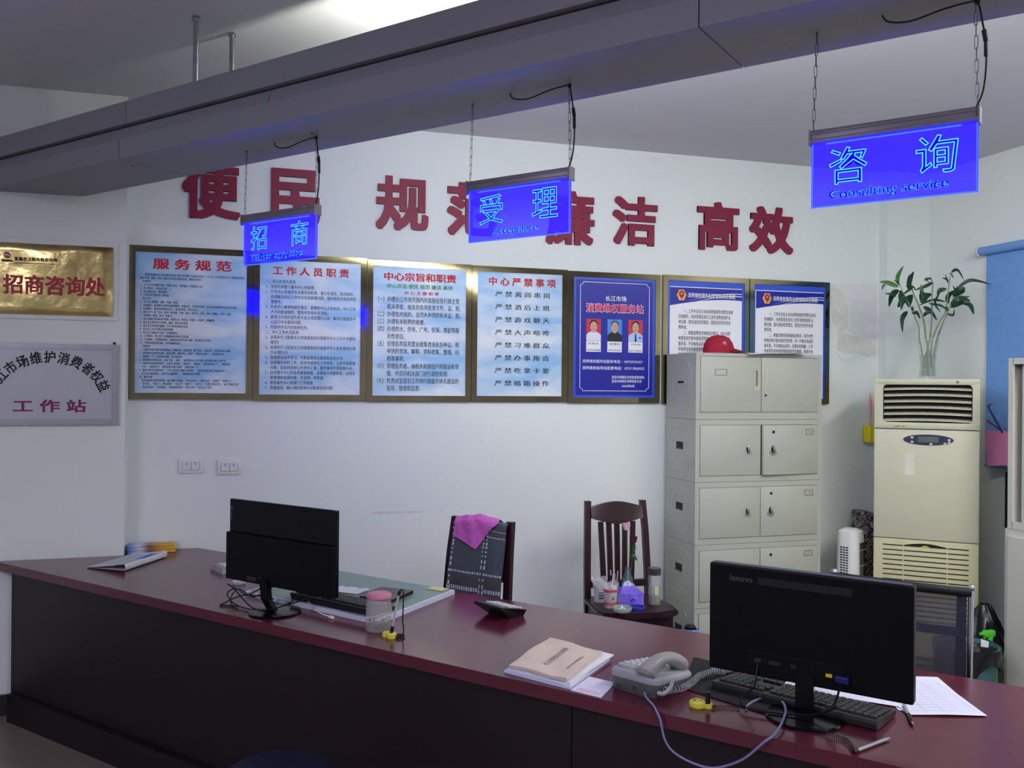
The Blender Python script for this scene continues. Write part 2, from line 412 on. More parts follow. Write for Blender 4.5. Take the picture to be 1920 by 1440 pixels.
# ------------------------------------------------------------------ red wall characters
for ch, x0, x1, z0, z1, nm in (('便', -.335, -.045, 2.488, 2.785, 'first from the left, partly behind the trough'), ('民', .102, .375, 2.476, 2.785, 'second from the left, above the smallest blue sign'),
        ('规', .680, .976, 2.487, 2.790, 'left of the middle blue sign'), ('范', 1.085, 1.375, 2.480, 2.783, 'left half peeking out from the middle blue sign'),
        ('廉', 1.680, 1.985, 2.458, 2.780, 'right half peeking out from the middle blue sign'), ('洁', 2.105, 2.398, 2.478, 2.776, 'third from the right end of the slogan'),
        ('高', 2.672, 2.964, 2.478, 2.780, 'second from the right end of the slogan'), ('效', 3.041, 3.356, 2.477, 2.774, 'last on the right of the slogan')):
    t = thing('wall_character', 'raised crimson wall character %s, %s' % (ch, nm), 'lettering', (x0, W-.0005, z0), group='crimson slogan characters on the back wall')
    letters('character', ch, RED, t, (0, x1-x0, 0, z1-z0), 0, thick=.016, bold=.030, res=3)

# ------------------------------------------------------------------ framed notice boards
def skymat():
    mt = bpy.data.materials.new('sky_print'); mt.use_nodes = True; N = mt.node_tree.nodes; L = mt.node_tree.links; b = N['Principled BSDF']
    tc = N.new('ShaderNodeTexCoord'); mp = N.new('ShaderNodeMapping'); mp.inputs['Scale'].default_value = (1.6, 1, 4.2); mp.inputs['Location'].default_value = (.35, 0, .2)
    L.new(tc.outputs['Object'], mp.inputs['Vector'])
    nz = N.new('ShaderNodeTexNoise'); nz.inputs['Scale'].default_value = 1.5; nz.inputs['Detail'].default_value = 3; nz.inputs['Distortion'].default_value = .5
    L.new(mp.outputs['Vector'], nz.inputs['Vector'])
    rp = N.new('ShaderNodeValToRGB'); e = rp.color_ramp.elements
    e[0].position = .36; e[0].color = lin((150, 194, 232))+(1,); e[1].position = .64; e[1].color = lin((224, 232, 238))+(1,)
    L.new(nz.outputs['Fac'], rp.inputs['Fac']); L.new(rp.outputs['Color'], b.inputs['Base Color'])
    b.inputs['Roughness'].default_value = .25; b.inputs['Specular IOR Level'].default_value = .4
    return mt
SKY = skymat()
NAVY = pm('navy_print', (24, 30, 150), .3, var=.03); ROYAL = pm('royal_blue_print', (52, 84, 205), .3, var=.04)
PRINTW = pm('white_print', (238, 238, 242), .35, var=.01); PRED = pm('red_print', (196, 30, 52), .5); PGREEN = pm('green_print', (40, 140, 72), .5)
PINKT = pm('pink_print', (222, 60, 92), .5); PGREY = pm('grey_text_print', (70, 74, 84), .6)
FW = .032
BOARD_G = 'gold framed notice boards in a row on the back wall'
def board(i, x0, x1, z0, z1, label):
    t = thing('notice_board', label, 'notice board', (x0, W-.001, z0), group=BOARD_G)
    w = x1-x0; h = z1-z0; y0, y1 = -.022, 0
    for nm, poly in (('frame_rail', [(0, 0), (w, 0), (w-FW, FW), (FW, FW)]), ('frame_rail', [(0, h), (FW, h-FW), (w-FW, h-FW), (w, h)]),
                     ('frame_stile', [(0, 0), (FW, FW), (FW, h-FW), (0, h)]), ('frame_stile', [(w, 0), (w, h), (w-FW, h-FW), (w-FW, FW)])):
        MB().prism(poly, y0, y1, 'y').build(nm, GOLDF, t)
    return t, w, h
def poster(t, w, h, mt):
    return MB().box((w/2, -.010, h/2), (w-2*FW+.002, .012, h-2*FW+.002)).build('poster', mt, t)
YT = -.0168
# board 1
t, w, h = board(1, -.590, .026, 1.535, 2.330, 'sky print notice board headed 服务规范 with the smallest dense text, farthest left of the row')
poster(t, w, h, SKY)
letters('heading', '服 务 规 范', PRED, t, (.115, .505, h-.118, h-.062), YT, bold=.03)
b1 = '''　　市场行政服务中心是各级党委政府“联系”和“服务”人民群众的窗口，为了进一步规范服务行为，提高服务质量，
树立文明、高效、务实、服务优质的政务服务形象，特制定本规范。
　仪表规范
1、工作人员应按要求着装，佩戴上岗证，仪表端庄，衣着整洁上岗。
2、举止要端正，谈话要文明。
3、禁止留怪发型，戴怪首饰。
4、工作时间不得穿背心和拖鞋。
　举止行为
1、言行举止要得体、谦恭、庄重、热情。
2、热情服务，面对服务对象时应面带微笑，目视对方，不得东张西望，对话时应认真倾听对方的意见要求。
3、礼貌服务，服务对象来时应起立，询问后作答，送客应起立。
4、做到五个一样：生人、熟人一样热情；干部、群众一样和气；忙时、闲时一样耐心；来早、来晚
　一样接待；表扬、批评一样虚心。
5、禁止在服务对象面前吃零食、梳理头发、掏耳朵、挖鼻孔、剪指甲、伸懒腰等。
6、禁止在上班时间大声喧哗、嬉闹，做私事玩游戏。
7、禁止在工作场所打瞌睡、打扑克及其他娱乐活动。
8、禁止在工作大厅等公共场所吸烟。
9、禁止在上班期间干私活，玩电脑游戏。
10、工作期间，禁止因个人情绪和事务影响工作质量。
11、工作期间，不得擅自离岗，因故离岗应向负责人请假，经批准后方可离开。
12、下班时应整理好桌面，关好电脑等设备。
　文明用语
1、与服务对象交谈时使用普通话，态度和蔼，言语文明，语气亲切，音量适中，回答询问耐心细致，
2、接听服务对象来电话时，应说“您好，服务中心，请讲”、“您有什么事？”、“请您稍等”等，
　“请稍等一下”，对咨询的问题，应认真回答。
3、接待服务对象来访时，应说“您好，请坐”、“请问您办什么事”或者“请您到某号窗口办理”等，
4、请服务对象提供资料时，可以说“请您看”、“请填写”、“请稍候”、“请您把表填一下”，“您的资料
　不全”、“请您补齐”，“请您到某号窗口办理”、“请您过来一下”。
5、服务对象办完事离开时，工作人员应说“请慢走”或“再见”，“欢迎您对我们的工作提出意见”，
　应主动礼貌的道别，“还有什么需要帮忙”，“谢谢您的合作”等等。
四、服务忌语
　在回答服务对象的询问时，禁止使用“不知道”、“你去问别人”、“着什么急”、“等着吧”、“你懂什么”、
　“自己看”、“下班了”、“明天再来”、“我没空”、“烦死了”、“急什么”、“没看见我在忙吗”、“墙上写着自己看”，
　“你去找领导”、“不归我管”、“你问我我问谁”、“还没上班”、“找别人去”等等。'''
letters('text', b1, PGREY, t, (.055, w-.045, .055, h-.142), YT, res=1, bold=.008)
# board 2
t, w, h = board(2, .028, .630, 1.530, 2.319, 'sky print notice board headed 工作人员职责, just right of the smallest blue sign')
poster(t, w, h, SKY)
letters('heading', '工 作 人 员 职 责', PRED, t, (.098, .505, h-.112, h-.064), YT, bold=.03)
b2 = '''一、中心负责人职责
1、全权负责整个服务中心的管理。
2、负责中心受理的各项事务的检查、督办及落实，及时组织、
　  协调解决中心工作中存在的疑难问题，临时保质完成各项受
　  理事件。
3、负责中心规章制度的落实，管理好中心工作人员，中心工作
　  人员因故请假的，要及时安排人员顶岗。
4、提请召开各科室负责人会议或经理办公会，解决行政服务中
　  心运行中出现的问题。
5、完成领导交办的其他任务。
二、中心工作人员职责
1、认真执行《宜昌长江市场管委会行政服务中心工作人员服务
　  规范》
2、认真执行《宜昌长江市场管委会行政服务中心各类事项办理
　  办法(暂行)》
3、加强政治业务学习，不断提高政治素质和业务水平。
4、认真做好本职工作，及时完成岗位工作任务。工作中有疑难
　  问题，应及时向中心负责人汇报，服务事项不得延期办结。
5、自觉遵守中心的各项规章制度，认真执行考勤制度，加强自
　  我管理和自我约束，不迟到、不早退。
6、熟悉服务中心各部门工作职能。
7、热情接待，耐心地回答申办对象提出的问题。'''
letters('text', b2, PGREY, t, (.062, w-.058, .058, h-.138), YT, res=1, bold=.01)
# board 3
t, w, h = board(3, .634, 1.229, 1.527, 2.312, 'sky print notice board headed 中心宗旨和职责 with a green second line')
poster(t, w, h, SKY)
letters('heading', '中心宗旨和职责', PRED, t, (.092, .505, h-.110, h-.062), YT, bold=.035)
letters('subheading', '中心宗旨:便民 规范 廉洁 高效', PGREEN, t, (.110, .485, h-.152, h-.126), YT, bold=.02)
letters('subheading', '中 心 主 要 职 责', PRED, t, (.208, .405, h-.186, h-.166), YT, bold=.02)
b3 = '''（一）办理长江市场范围内所需报经各行政主管
　　　机关审批、核发的各项批准文件、证、照。
（二）办理各内组织、自然人申领的有关证、照。
（三）办理有关税费的收缴。
（四）办理供水、供电、广电、医保、救助等服
　　　务性项目。
（五）受理各类投资置业政策咨询及各种证、照
　　　申领的咨询、解释、资料收集、整理、归
　　　档等事项。
（六）受理投资者、纳税人和商住户的投诉和举
　　　报，并会同机关部门进行调查处理。
（七）负责对宜昌长江市场行政服务体系建设的
　　　指导、管理和监督。'''
letters('text', b3, INK, t, (.058, w-.062, .058, h-.198), YT, res=1, bold=.01)
# board 4
t, w, h = board(4, 1.232, 1.814, 1.528, 2.309, 'sky print notice board headed 中心严禁事项 with eight short lines of large text')
poster(t, w, h, SKY)
letters('heading', '中 心 严 禁 事 项', PRED, t, (.100, .510, h-.110, h-.060), YT, bold=.03)
for k, s in enumerate(('离岗串岗', '酒后上班', '游戏聊天', '大声喧哗', '刁难群众', '办事拖沓', '吃拿卡要', '暗箱操作')):
    zc = h-.158-k*.0738
    letters('text_line', ' '.join('严禁'+s), INK, t, (.140, .472, zc-.016, zc+.016), YT, bold=.015, res=1)
# board 5
t, w, h = board(5, 1.822, 2.418, 1.522, 2.305, 'navy notice board with three portrait photographs, fifth in the row')
poster(t, w, h, ROYAL)
MB().box((w/2, -.0165, h/2), (.500, .001, .690)).build('navy_field', NAVY, t)
b = MB(); bx0, bx1, bz0, bz1, cc = .075, w-.072, .072, .722, .018
for a, c in (((bx0+cc, bz0), (bx1-cc, bz0)), ((bx0+cc, bz1), (bx1-cc, bz1)), ((bx0, bz0+cc), (bx0, bz1-cc)), ((bx1, bz0+cc), (bx1, bz1-cc))):
    b.box(((a[0]+c[0])/2, -.0172, (a[1]+c[1])/2), (abs(c[0]-a[0])+.003, .0006, abs(c[1]-a[1])+.003))
for sx, sz, x, z in ((1, 1, bx0, bz0), (-1, 1, bx1, bz0), (1, -1, bx0, bz1), (-1, -1, bx1, bz1)):
    pts = [(x+sx*cc*math.cos(a*PI/12), -.0172, z+sz*cc*math.sin(a*PI/12)) for a in range(7)]
    b.tube([(p[0], p[1], p[2]) for p in pts], .0016, 4)
b.build('border_line', PRINTW, t)
letters('subheading', '长江市场', PRINTW, t, (.235, .372, .612, .644), -.0173, bold=.014)
letters('heading_edge', '消费维权服务站', PRINTW, t, (.111, .487, .541, .597), -.0172, bold=.03)
letters('heading', '消费维权服务站', PINKT, t, (.114, .484, .544, .594), -.0180, bold=.022)
SKIN = pm('print_skin', (206, 160, 138), .5); HAIR = pm('print_black_hair', (28, 22, 24), .6)
for k, (bg, shirt, cap, xc, hairy) in enumerate((((200, 36, 66), (226, 224, 236), ('负责人', '13997200688'), .161, 1), ((60, 140, 220), (24, 24, 28), ('管理员', '18972593027'), .297, .6), ((206, 40, 62), (168, 196, 226), ('工作人员', '18671308256'), .434, 1.15))):
    zc = .436; pw, ph = .094, .132
    ph_ = MB().box((xc, -.0174, zc), (pw, .0008, ph)).build('portrait_photo', pm('portrait_backdrop_%d' % bg[1], bg, .4), t)
    def disc(b, cx, cz, rx, rz, y):
        n = 20; return b.prism([(cx+rx*math.cos(2*PI*j/n), cz+rz*math.sin(2*PI*j/n)) for j in range(n)], y-.0003, y, 'y')
    b = MB().prism([(xc-.047, zc-ph/2), (xc+.047, zc-ph/2), (xc+.047, zc-.030), (xc+.034, zc-.018), (xc+.013, zc-.008), (xc-.013, zc-.008), (xc-.034, zc-.018), (xc-.047, zc-.030)], -.0182, -.0179, 'y')
    b.build('shirt', pm('print_shirt_%d' % shirt[0], shirt, .5), ph_)
    b = MB(); disc(b, xc, zc+.030+.004*hairy, .0255, .026, -.0182)
    if hairy > 1.1: disc(b, xc, zc+.022, .027, .028, -.0182)
    b.build('hair', HAIR, ph_)
    b = MB(); disc(b, xc, zc+.020, .0225, .031, -.0184); b.prism([(xc-.010, zc-.016), (xc+.010, zc-.016), (xc+.010, zc), (xc-.010, zc)], -.0185, -.0182, 'y')
    b.build('face', SKIN, ph_)
    b = MB()
    for sx in (-1, 1): disc(b, xc+sx*.0085, zc+.023, .0035, .0016, -.0189)
    disc(b, xc, zc+.005, .006, .0014, -.0189)
    b.build('features', pm('print_features', (92, 48, 44), .6), ph_)
    if k == 2:
        MB().prism([(xc-.004, zc-.018), (xc+.004, zc-.018), (xc+.007, zc-.060), (xc, zc-.070), (xc-.007, zc-.060)], -.0188, -.0183, 'y').build('tie', NAVY, ph_)
        MB().box((xc+.028, -.0185, zc-.041), (.016, .0006, .007)).build('badge', NAVY, ph_)
    cp = MB().box((xc, -.0174, zc-.099), (pw, .0008, .064)).build('caption_card', PRINTW, t)
    letters('caption', cap[0], INK, cp, (xc-.034, xc+.034, zc-.088, zc-.076), -.0182, bold=.01, res=1)
    letters('caption', cap[1], INK, cp, (xc-.042, xc+.042, zc-.126, zc-.115), -.0182, bold=.01, res=1)
letters('text_line', '消费维权服务站投诉电话：18972593027', PRINTW, t, (.090, .480, .239, .259), -.0173, bold=.012, res=1)
letters('text_line', '消费维权指导站监督电话：0717-7828255', PRINTW, t, (.090, .494, .199, .219), -.0173, bold=.012, res=1)
letters('text_line', '宜昌市夷陵区市场监督管理局\n宜昌市夷陵区消费者委员会', PRINTW, t, (.280, .493, .122, .164), -.0173, bold=.01, res=1)
letters('text_line', '2022年8月', PRINTW, t, (.346, .428, .094, .110), -.0173, bold=.02, res=1)
# boards 6, 7
b6 = '''　　一、工作人员应主动向消费者提供消费信息和
咨询服务，向经营者及其员工宣传消费者保护法
律法规，倡导诚信经营理念，营造良好的市场消
费环境。
　　二、根据消费者咨询和投诉情况，有针对性
地督促和完善内部经营管理，进一步健全商品质
量承诺、不合格商品退市、消费纠纷和解、工作
考核等各项内部管理制度和责任制度，构建长效
管理机制，切实履行消费维权和社会责任。
　　三、定期组织工作人员参加学习培训，掌握
民事纠纷调解的方法技巧，不断提高和解工作水
平。'''
BGOLD = pm('emblem_gold', (226, 176, 70), .35); BRED = pm('emblem_red', (176, 30, 36), .4)
for i, (x0, x1, lab) in enumerate(((2.438, 3.034, 'blue and white notice board with a gold emblem, behind the red cap'), (3.040, 3.628, 'blue and white notice board with a gold emblem, last on the right of the row'))):
    t, w, h = board(6+i, x0, x1, 1.519, 2.309, lab)
    poster(t, w, h, ROYAL)
    MB().box((w/2-.002, -.0165, h/2-.018), (.500, .001, .690)).build('white_field', PRINTW, t)
    x_a, x_b, zt = .046, .546, h-.073
    arc = [(x_a+(x_b-x_a)*k/16, h-.186+.045*math.sin(PI*.62*k/16)) for k in range(17)]
    MB().prism([(x_a, zt)]+arc+[(x_b, zt)], -.0176, -.017, 'y').build('navy_header', NAVY, t)
    b = MB()
    for o_, w_ in ((.018, .005), (.033, .004)):
        up_ = [(x_a+.12+(x_b-x_a-.12)*k/14, h-.190+o_+.058*math.sin(PI*.55*k/14)) for k in range(15)]
        b.prism(up_+[(p[0], p[1]-w_*math.sin(PI*.5*q/14)-.0003) for q, p in reversed(list(enumerate(up_)))], -.0182, -.0177, 'y')
    b.build('white_swoosh', PRINTW, t)
    b = MB(); cx, cz = .125, h-.120
    pts = []
    for k in range(24):
        a = 2*PI*k/24; r = .030+.003*math.cos(6*a); pts.append((cx+r*math.cos(a), cz+r*1.15*math.sin(a)))
    b.prism(pts, -.0183, -.0177, 'y'); em = b.build('emblem', BGOLD, t)
    MB().prism([(cx, cz-.026), (cx+.017, cz-.004), (cx+.019, cz+.014), (cx+.010, cz+.026), (cx-.010, cz+.026), (cx-.019, cz+.014), (cx-.017, cz-.004)], -.0188, -.0184, 'y').build('shield', BRED, em)
    MB().prism([(cx-.008, cz+.004), (cx-.004, cz+.012), (cx, cz+.017), (cx+.004, cz+.012), (cx+.008, cz+.004)], -.0192, -.0189, 'y').build('crest', BGOLD, em)
    letters('heading', '消费维权服务站管理和责任制度', PRINTW, t, (.168, .500, h-.134, h-.104), -.0182, bold=.014, res=1)
    letters('text', b6, INK, t, (.105, .482, 0.190, h-.205), -.0176, bold=.008, res=1)

# ------------------------------------------------------------------ plaques on the left wall section
t = thing('gold_plaque', 'crinkled shiny gold plaque with red characters 招商咨询处 on white backing, left wall', 'plaque', (-1.235, WL-.001, 1.927))
MB().box((.305, -.004, .196), (.610, .006, .392), .001).build('backing_board', WHITE, t)
def plate(u, v):
    x = .022+u*.565; z = .022+v*.345
    e_ = min(u, 1-u, v, 1-v)
    return (x, -.012-.006*min(1, e_*14)+.0022*math.sin(u*11+v*3)*math.sin(v*7), z)
MB().grid(plate, 44, 28).build('gold_plate', GOLD, t, smooth=True)
PQR = pm('plaque_red', (176, 24, 50), .4)
letters('characters', '招商咨询处', PQR, t, (.098, .552, .118, .214), -.0215, bold=.024)
letters('small_text', '宜昌长江综合批发市场', INK, t, (.146, .336, .281, .299), -.0215, bold=.02, res=1)
b = MB().box((.24, -.0215, .270), (.186, .0006, .0025)); b.build('underline', INK, t)
b = MB(); n = 20; b.prism([(.114+.0145*math.cos(2*PI*k/n), .306+.0145*math.sin(2*PI*k/n)) for k in range(n)], -.0225, -.0215, 'y')
lg = b.build('logo', PQR, t)
MB().prism([(.101, .304), (.112, .311), (.127, .303), (.126, .299), (.112, .306), (.102, .300)], -.0230, -.0226, 'y').build('logo_stripe', PRINTW, lg)
MB().box((.114, -.022, .279), (.046, .0006, .007)).build('logo_caption', INK, t)

t = thing('silver_plaque', 'grey panel with silver frame, curved black characters and 工作站 in purple, left wall', 'plaque', (-1.235, WL-.001, 1.408))
w, h = .618, .400
PLG = pm('grey_sign_sheet', (190, 190, 198), .3, .35, var=.02); ALU = pm('aluminium_frame', (176, 174, 180), .35, .7, var=.04)
MB().box((w/2, -.008, h/2), (w-.03, .012, h-.03)).build('panel', PLG, t)
for poly, nm in (([(0,0),(w,0),(w-.03,.03),(.03,.03)], 'frame_rail'), ([(0,h),(.03,h-.03),(w-.03,h-.03),(w,h)], 'frame_rail'), ([(0,0),(.03,.03),(.03,h-.03),(0,h)], 'frame_stile'), ([(w,0),(w,h),(w-.03,h-.03),(w-.03,.03)], 'frame_stile')):
    b = MB().prism(poly, -.018, 0, 'y')
    cx = sum(p[0] for p in poly)/4; cz = sum(p[1] for p in poly)/4
    sx = .5 if nm == 'frame_stile' else .965; sz = .5 if nm == 'frame_rail' else .965
    b.prism([(cx+(p[0]-cx)*sx, cz+(p[1]-cz)*sz) for p in poly], -.022, -.018, 'y')
    b.build(nm, ALU, t)
b = MB(); b.box((w-.022, -.010, h+.006), (.012, .006, .014), .002); b.build('hanging_loop', SEAM, t)
PUR = pm('purple_print', (128, 22, 92), .5)
letters('characters', '工 作 站', PUR, t, (.145, .470, .062, .125), -.0147, bold=.026)
for k, ch in enumerate('长江市场维护消费者权益'):
    a = R(158-k*13.6); cxx, czz, rx, rz = .305, .112, .262, .222
    p = (cxx+rx*math.cos(a), czz+rz*math.sin(a)); tl = a-PI/2
    vs, fs = glyphs(ch, bold=.022, res=1); vs = fit(vs, (-.026, .026, -.030, .030))
    M = Matrix.Rotation(-tl*.92, 4, 'Y')
    b = MB(); b.v = [Vector((p[0], -.0147, p[1]))+(M @ Vector((v.x, -v.z, v.y))) for v in vs]; b.f = fs; b.mi = [0]*len(fs)
    b.build('arched_character', INK, t, weld=False)

# ------------------------------------------------------------------ wall sockets
SLOT = pm('grey_shutter', (150, 150, 152), .6)
def socket(x, z, label):
    t = thing('wall_socket', label, 'socket', (x, W-.0005, z), group='white wall sockets above the counter')
    b = MB().box((0, -.005, 0), (.124, .010, .080), .004); b.build('cover_plate', WHITE, t, smooth=True)
    b = MB()
    for s in (-1, 1): b.box((s*.0215, -.0112, -.002), (.040, .004, .038), .001)
    b.build('module', WHITE, t)
    b = MB()
    for s in (-1, 1): b.box((s*.0215, -.0136, .010), (.006, .001, .011)); 
    for z_, w_ in ((.019, .088), (-.0225, .088)): b.box((0, -.0105, z_), (w_, .0012, .0012))
    for x_ in (-.0435, 0, .0435): b.box((x_, -.0106, -.002), (.0012, .0012, .041))
    b.build('shutter', SLOT, t)
    return t
socket(-.280, 1.184, 'white wall socket under the notice boards, nearer the left wall section')
socket(-.087, 1.174, 'white wall socket under the notice boards, farther from the left wall section')


# ------------------------------------------------------------------ counter
ct = thing('service_counter', 'long maroon wooden service counter running diagonally across the room', 'counter', (0, 0, 0), RZ)
poly = [(endu(2.203)+.004, 2.203), (.75, 2.203), (.75, 3.0), (-3.966, 3.0), (-4.182, 2.738), (-4.082, 2.653)]
b = MB().prism(poly, ZC-.039, ZC)
b.build('countertop', MAROON, ct)
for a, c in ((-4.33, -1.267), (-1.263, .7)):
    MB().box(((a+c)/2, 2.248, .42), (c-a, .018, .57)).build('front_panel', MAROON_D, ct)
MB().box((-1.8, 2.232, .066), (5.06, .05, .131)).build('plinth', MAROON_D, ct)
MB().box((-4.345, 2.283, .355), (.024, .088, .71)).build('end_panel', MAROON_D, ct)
b = MB()
for x in (-4.17, -4.05, -3.85, -3.62, -3.40): b.cyl((x, 2.2035, .728), (x, 2.2022, .728), .0022, n=8)
b.build('nail_head', pm('nail_steel', (150, 130, 135), .4, .6), ct)

def on(name, label, cat, u, v, rot=0., z=ZC+.0006, group=None):
    return thing(name, label, cat, CT(u, v, z), RZ+R(rot), group)

# brochures in the corner
BRO = []
def bromat():
    mt = bpy.data.materials.new('brochure_print'); mt.use_nodes = True; N = mt.node_tree.nodes; L = mt.node_tree.links; b = N['Principled BSDF']
    tc = N.new('ShaderNodeTexCoord'); sp = N.new('ShaderNodeSeparateXYZ'); L.new(tc.outputs['Generated'], sp.inputs[0])
    nz = N.new('ShaderNodeTexNoise'); nz.inputs['Scale'].default_value = 6; L.new(tc.outputs['Generated'], nz.inputs['Vector'])
    ad = N.new('ShaderNodeMath'); ad.operation = 'MULTIPLY_ADD'; L.new(nz.outputs['Fac'], ad.inputs[0]); ad.inputs[1].default_value = .25; L.new(sp.outputs['X'], ad.inputs[2])
    rp = N.new('ShaderNodeValToRGB'); e = rp.color_ramp.elements
    e[0].position = .12; e[0].color = lin((70, 96, 190))+(1,); e[1].position = 1.05; e[1].color = lin((222, 180, 70))+(1,)
    for p, c in ((.38, (200, 205, 220)), (.58, (120, 90, 80)), (.78, (214, 150, 70))):
        x = e.new(p); x.color = lin(c)+(1,)
    L.new(ad.outputs[0], rp.inputs['Fac']); L.new(rp.outputs['Color'], b.inputs['Base Color']); b.inputs['Roughness'].default_value = .3
    return mt
BROM = bromat()
br = thing('brochure_stack', 'short stack of blue and yellow printed brochures in the corner of the counter', 'brochures', (-.462, 4.905, ZC+.0006), R(3))
z = 0
for k in range(3):
    hh = (.014, .018, .010)[k]
    b = MB().box((.004*(k % 2)-.002*k, .002*k, z+hh/2), (.228, .088, hh-.0008), .002)
    b.build('brochure_bundle', BROM, br); z += hh
letters('title', '长江市场', pm('yellow_print', (238, 210, 90), .5), br, (.015, .095, -.03, .012), z+.0003, flat=True, bold=.02)
# newspaper, folded once with a rounded fold
np_ = on('newspaper', 'folded newspaper with a blue block printed near the fold, left end of the counter', 'newspaper', 0, 0)
F0 = Vector((-3.735, 2.425, 0)); A = Vector((-.142, .322, 0)); Nn = Vector((-.215, -.055, 0))
def news(t, s):
    # t across (bottom edge -> fold -> top edge), s along the fold
    rr = .013
    if t < .42: q = t/.42; off = 1-q; zz = .001
    elif t < .58: a = (t-.42)/.16*PI; off = -.03*math.sin(a); zz = .001+rr*(1-math.cos(a))
    else:
        q = (t-.58)/.42; off = q*.985; zz = .001+2*rr*max(0, 1-q)**1.4+.0022
    p = F0+A*s+Nn*off*(1-.10*s)
    return (p.x, p.y, zz+.002*math.sin(s*5+t*3)*(1 if t > .45 else 0)+.002)
def newsm(t, s):
    if .60 < t < .72 and .48 < s < .86: return 1
    if .60 < t < .72 and .05 < s < .42 and int(s*60) % 3 == 0: return 2
    if t > .78 and .10 < s < .9 and int(t*90) % 4 == 0: return 2
    if .74 < t < .76 and .1 < s < .85: return 2
    return 0
b = MB().grid(news, 70, 56, newsm); b.build('folded_sheet', [pm('newsprint', (214, 216, 220), .9, var=.04, scale=40), pm('blue_print', (58, 84, 190), .6), pm('news_ink', (120, 122, 128), .8)], np_, smooth=True)

# calculators
SIL = pm('silver_plastic', (176, 176, 180), .4, .2); KEYW = pm('pale_key', (214, 214, 212), .45); LCD = pm('lcd_grey', (120, 130, 118), .2)
t = on('calculator', 'silver desk calculator with pale keys, half hidden behind the left monitor', 'calculator', -3.375, 2.725, -18)
b = MB().prism([(-.06, 0), (.06, 0), (.06, .012), (-.06, .024)], -.075, .075, 'x'); b.build('body', SIL, t)
sl = math.atan2(.012, .12)
b = MB()
for i in range(5):
    for j in range(4):
        x = -.056+.028*i; y = -.018+.021*j; b.box((x, y, .018-.1*y+.003), (.022, .016, .006), .002, rot=Matrix.Rotation(-sl, 3, 'X'))
b.build('keypad', KEYW, t); MB().box((0, -.045, .0235), (.12, .02, .002), rot=Matrix.Rotation(-sl, 3, 'X')).build('display', LCD, t)
t = on('calculator', 'black wedge shaped desk calculator alone in the middle of the counter', 'calculator', -1.885, 2.775, -12)
b = MB().prism([(.0, 0), (.07, 0), (.07, .026), (-.058, .052), (-.062, .044)], -.076, .076, 'x')
for p in b.v:
    if p.z < .001: p.x *= .78
b.build('body', BLACK, t)
sl = math.atan2(.026, .128); RX = Matrix.Rotation(-sl, 3, 'X')
def top(y): return .052-(y+.058)*.026/.128
MB().box((-.005, -.034, top(-.034)+.001), (.11, .028, .003), rot=RX).build('display', LCD, t)
b = MB()
for i in range(5):
    for j in range(4):
        y = -.004+.018*j; x = -.054+.027*i
        b.box((x, y, top(y)+.003), (.021, .013, .006), .002, rot=RX)
b.build('keypad', KEYW, t)

# small glass dish behind the left monitor
t = on('glass_dish', 'small clear round dish beside the left monitor cables', 'dish', -3.11, 2.565)
MB().lathe([(.0, .001), (.026, .001), (.030, .012), (.028, .012), (.024, .004), (0, .004)], n=24).build('bowl', sheer('clear_plastic', (225, 228, 230), .45), t, smooth=True)

# desk pad with things on it
PADZ = .771
GREENPAD = pm('green_baize', (128, 152, 144), .35, var=.04, scale=30)
dp = on('desk_pad', 'large flat green desk pad with a thick white edge under the left keyboard', 'desk pad', 0, 0)
q = [(-2.916, 2.440), (-2.170, 2.415), (-2.232, 2.953), (-2.955, 2.955)]
MB().prism(q, 0, .0185).build('white_slab', pm('white_slab', (214, 216, 236), .3, var=.02), dp)
cx = sum(p[0] for p in q)/4; cy = sum(p[1] for p in q)/4
MB().prism([(cx+(p[0]-cx)*.965, cy+(p[1]-cy)*.955) for p in q], .0186, .0202).build('green_surface', GREENPAD, dp)
PADZ = ZC+.0006+.0208
t = on('sticky_note', 'yellow note on the far right corner of the green desk pad', 'note', -2.295, 2.915, 4, PADZ)
MB().box((0, 0, .0015), (.075, .05, .002)).build('note', pm('yellow_paper', (226, 222, 150), .8), t)
t = on('notebook', 'dark grey hardback notebook on the green desk pad', 'notebook', -2.375, 2.690, 12, PADZ)
b = MB(); b.box((0, 0, .001), (.15, .175, .002)); b.box((0, 0, .0145), (.15, .175, .002)); b.box((.0, .0865, .0078), (.15, .002, .015)); b.build('cover', pm('grey_cover', (84, 84, 90), .45), t)
MB().box((0, -.003, .0078), (.144, .166, .0112)).build('pages', BLACKM, t)
t = on('paper_scrap', 'white folded paper lying flat between left monitor and grey notebook', 'paper', -2.565, 2.675, 8, PADZ)
MB().grid(lambda u, v: (-.07+.14*u, -.045+.09*v+.01*u, .0025+.004*abs(math.sin(u*7+v*2))*v), 16, 10).build('sheet', PAPER, t, smooth=True)

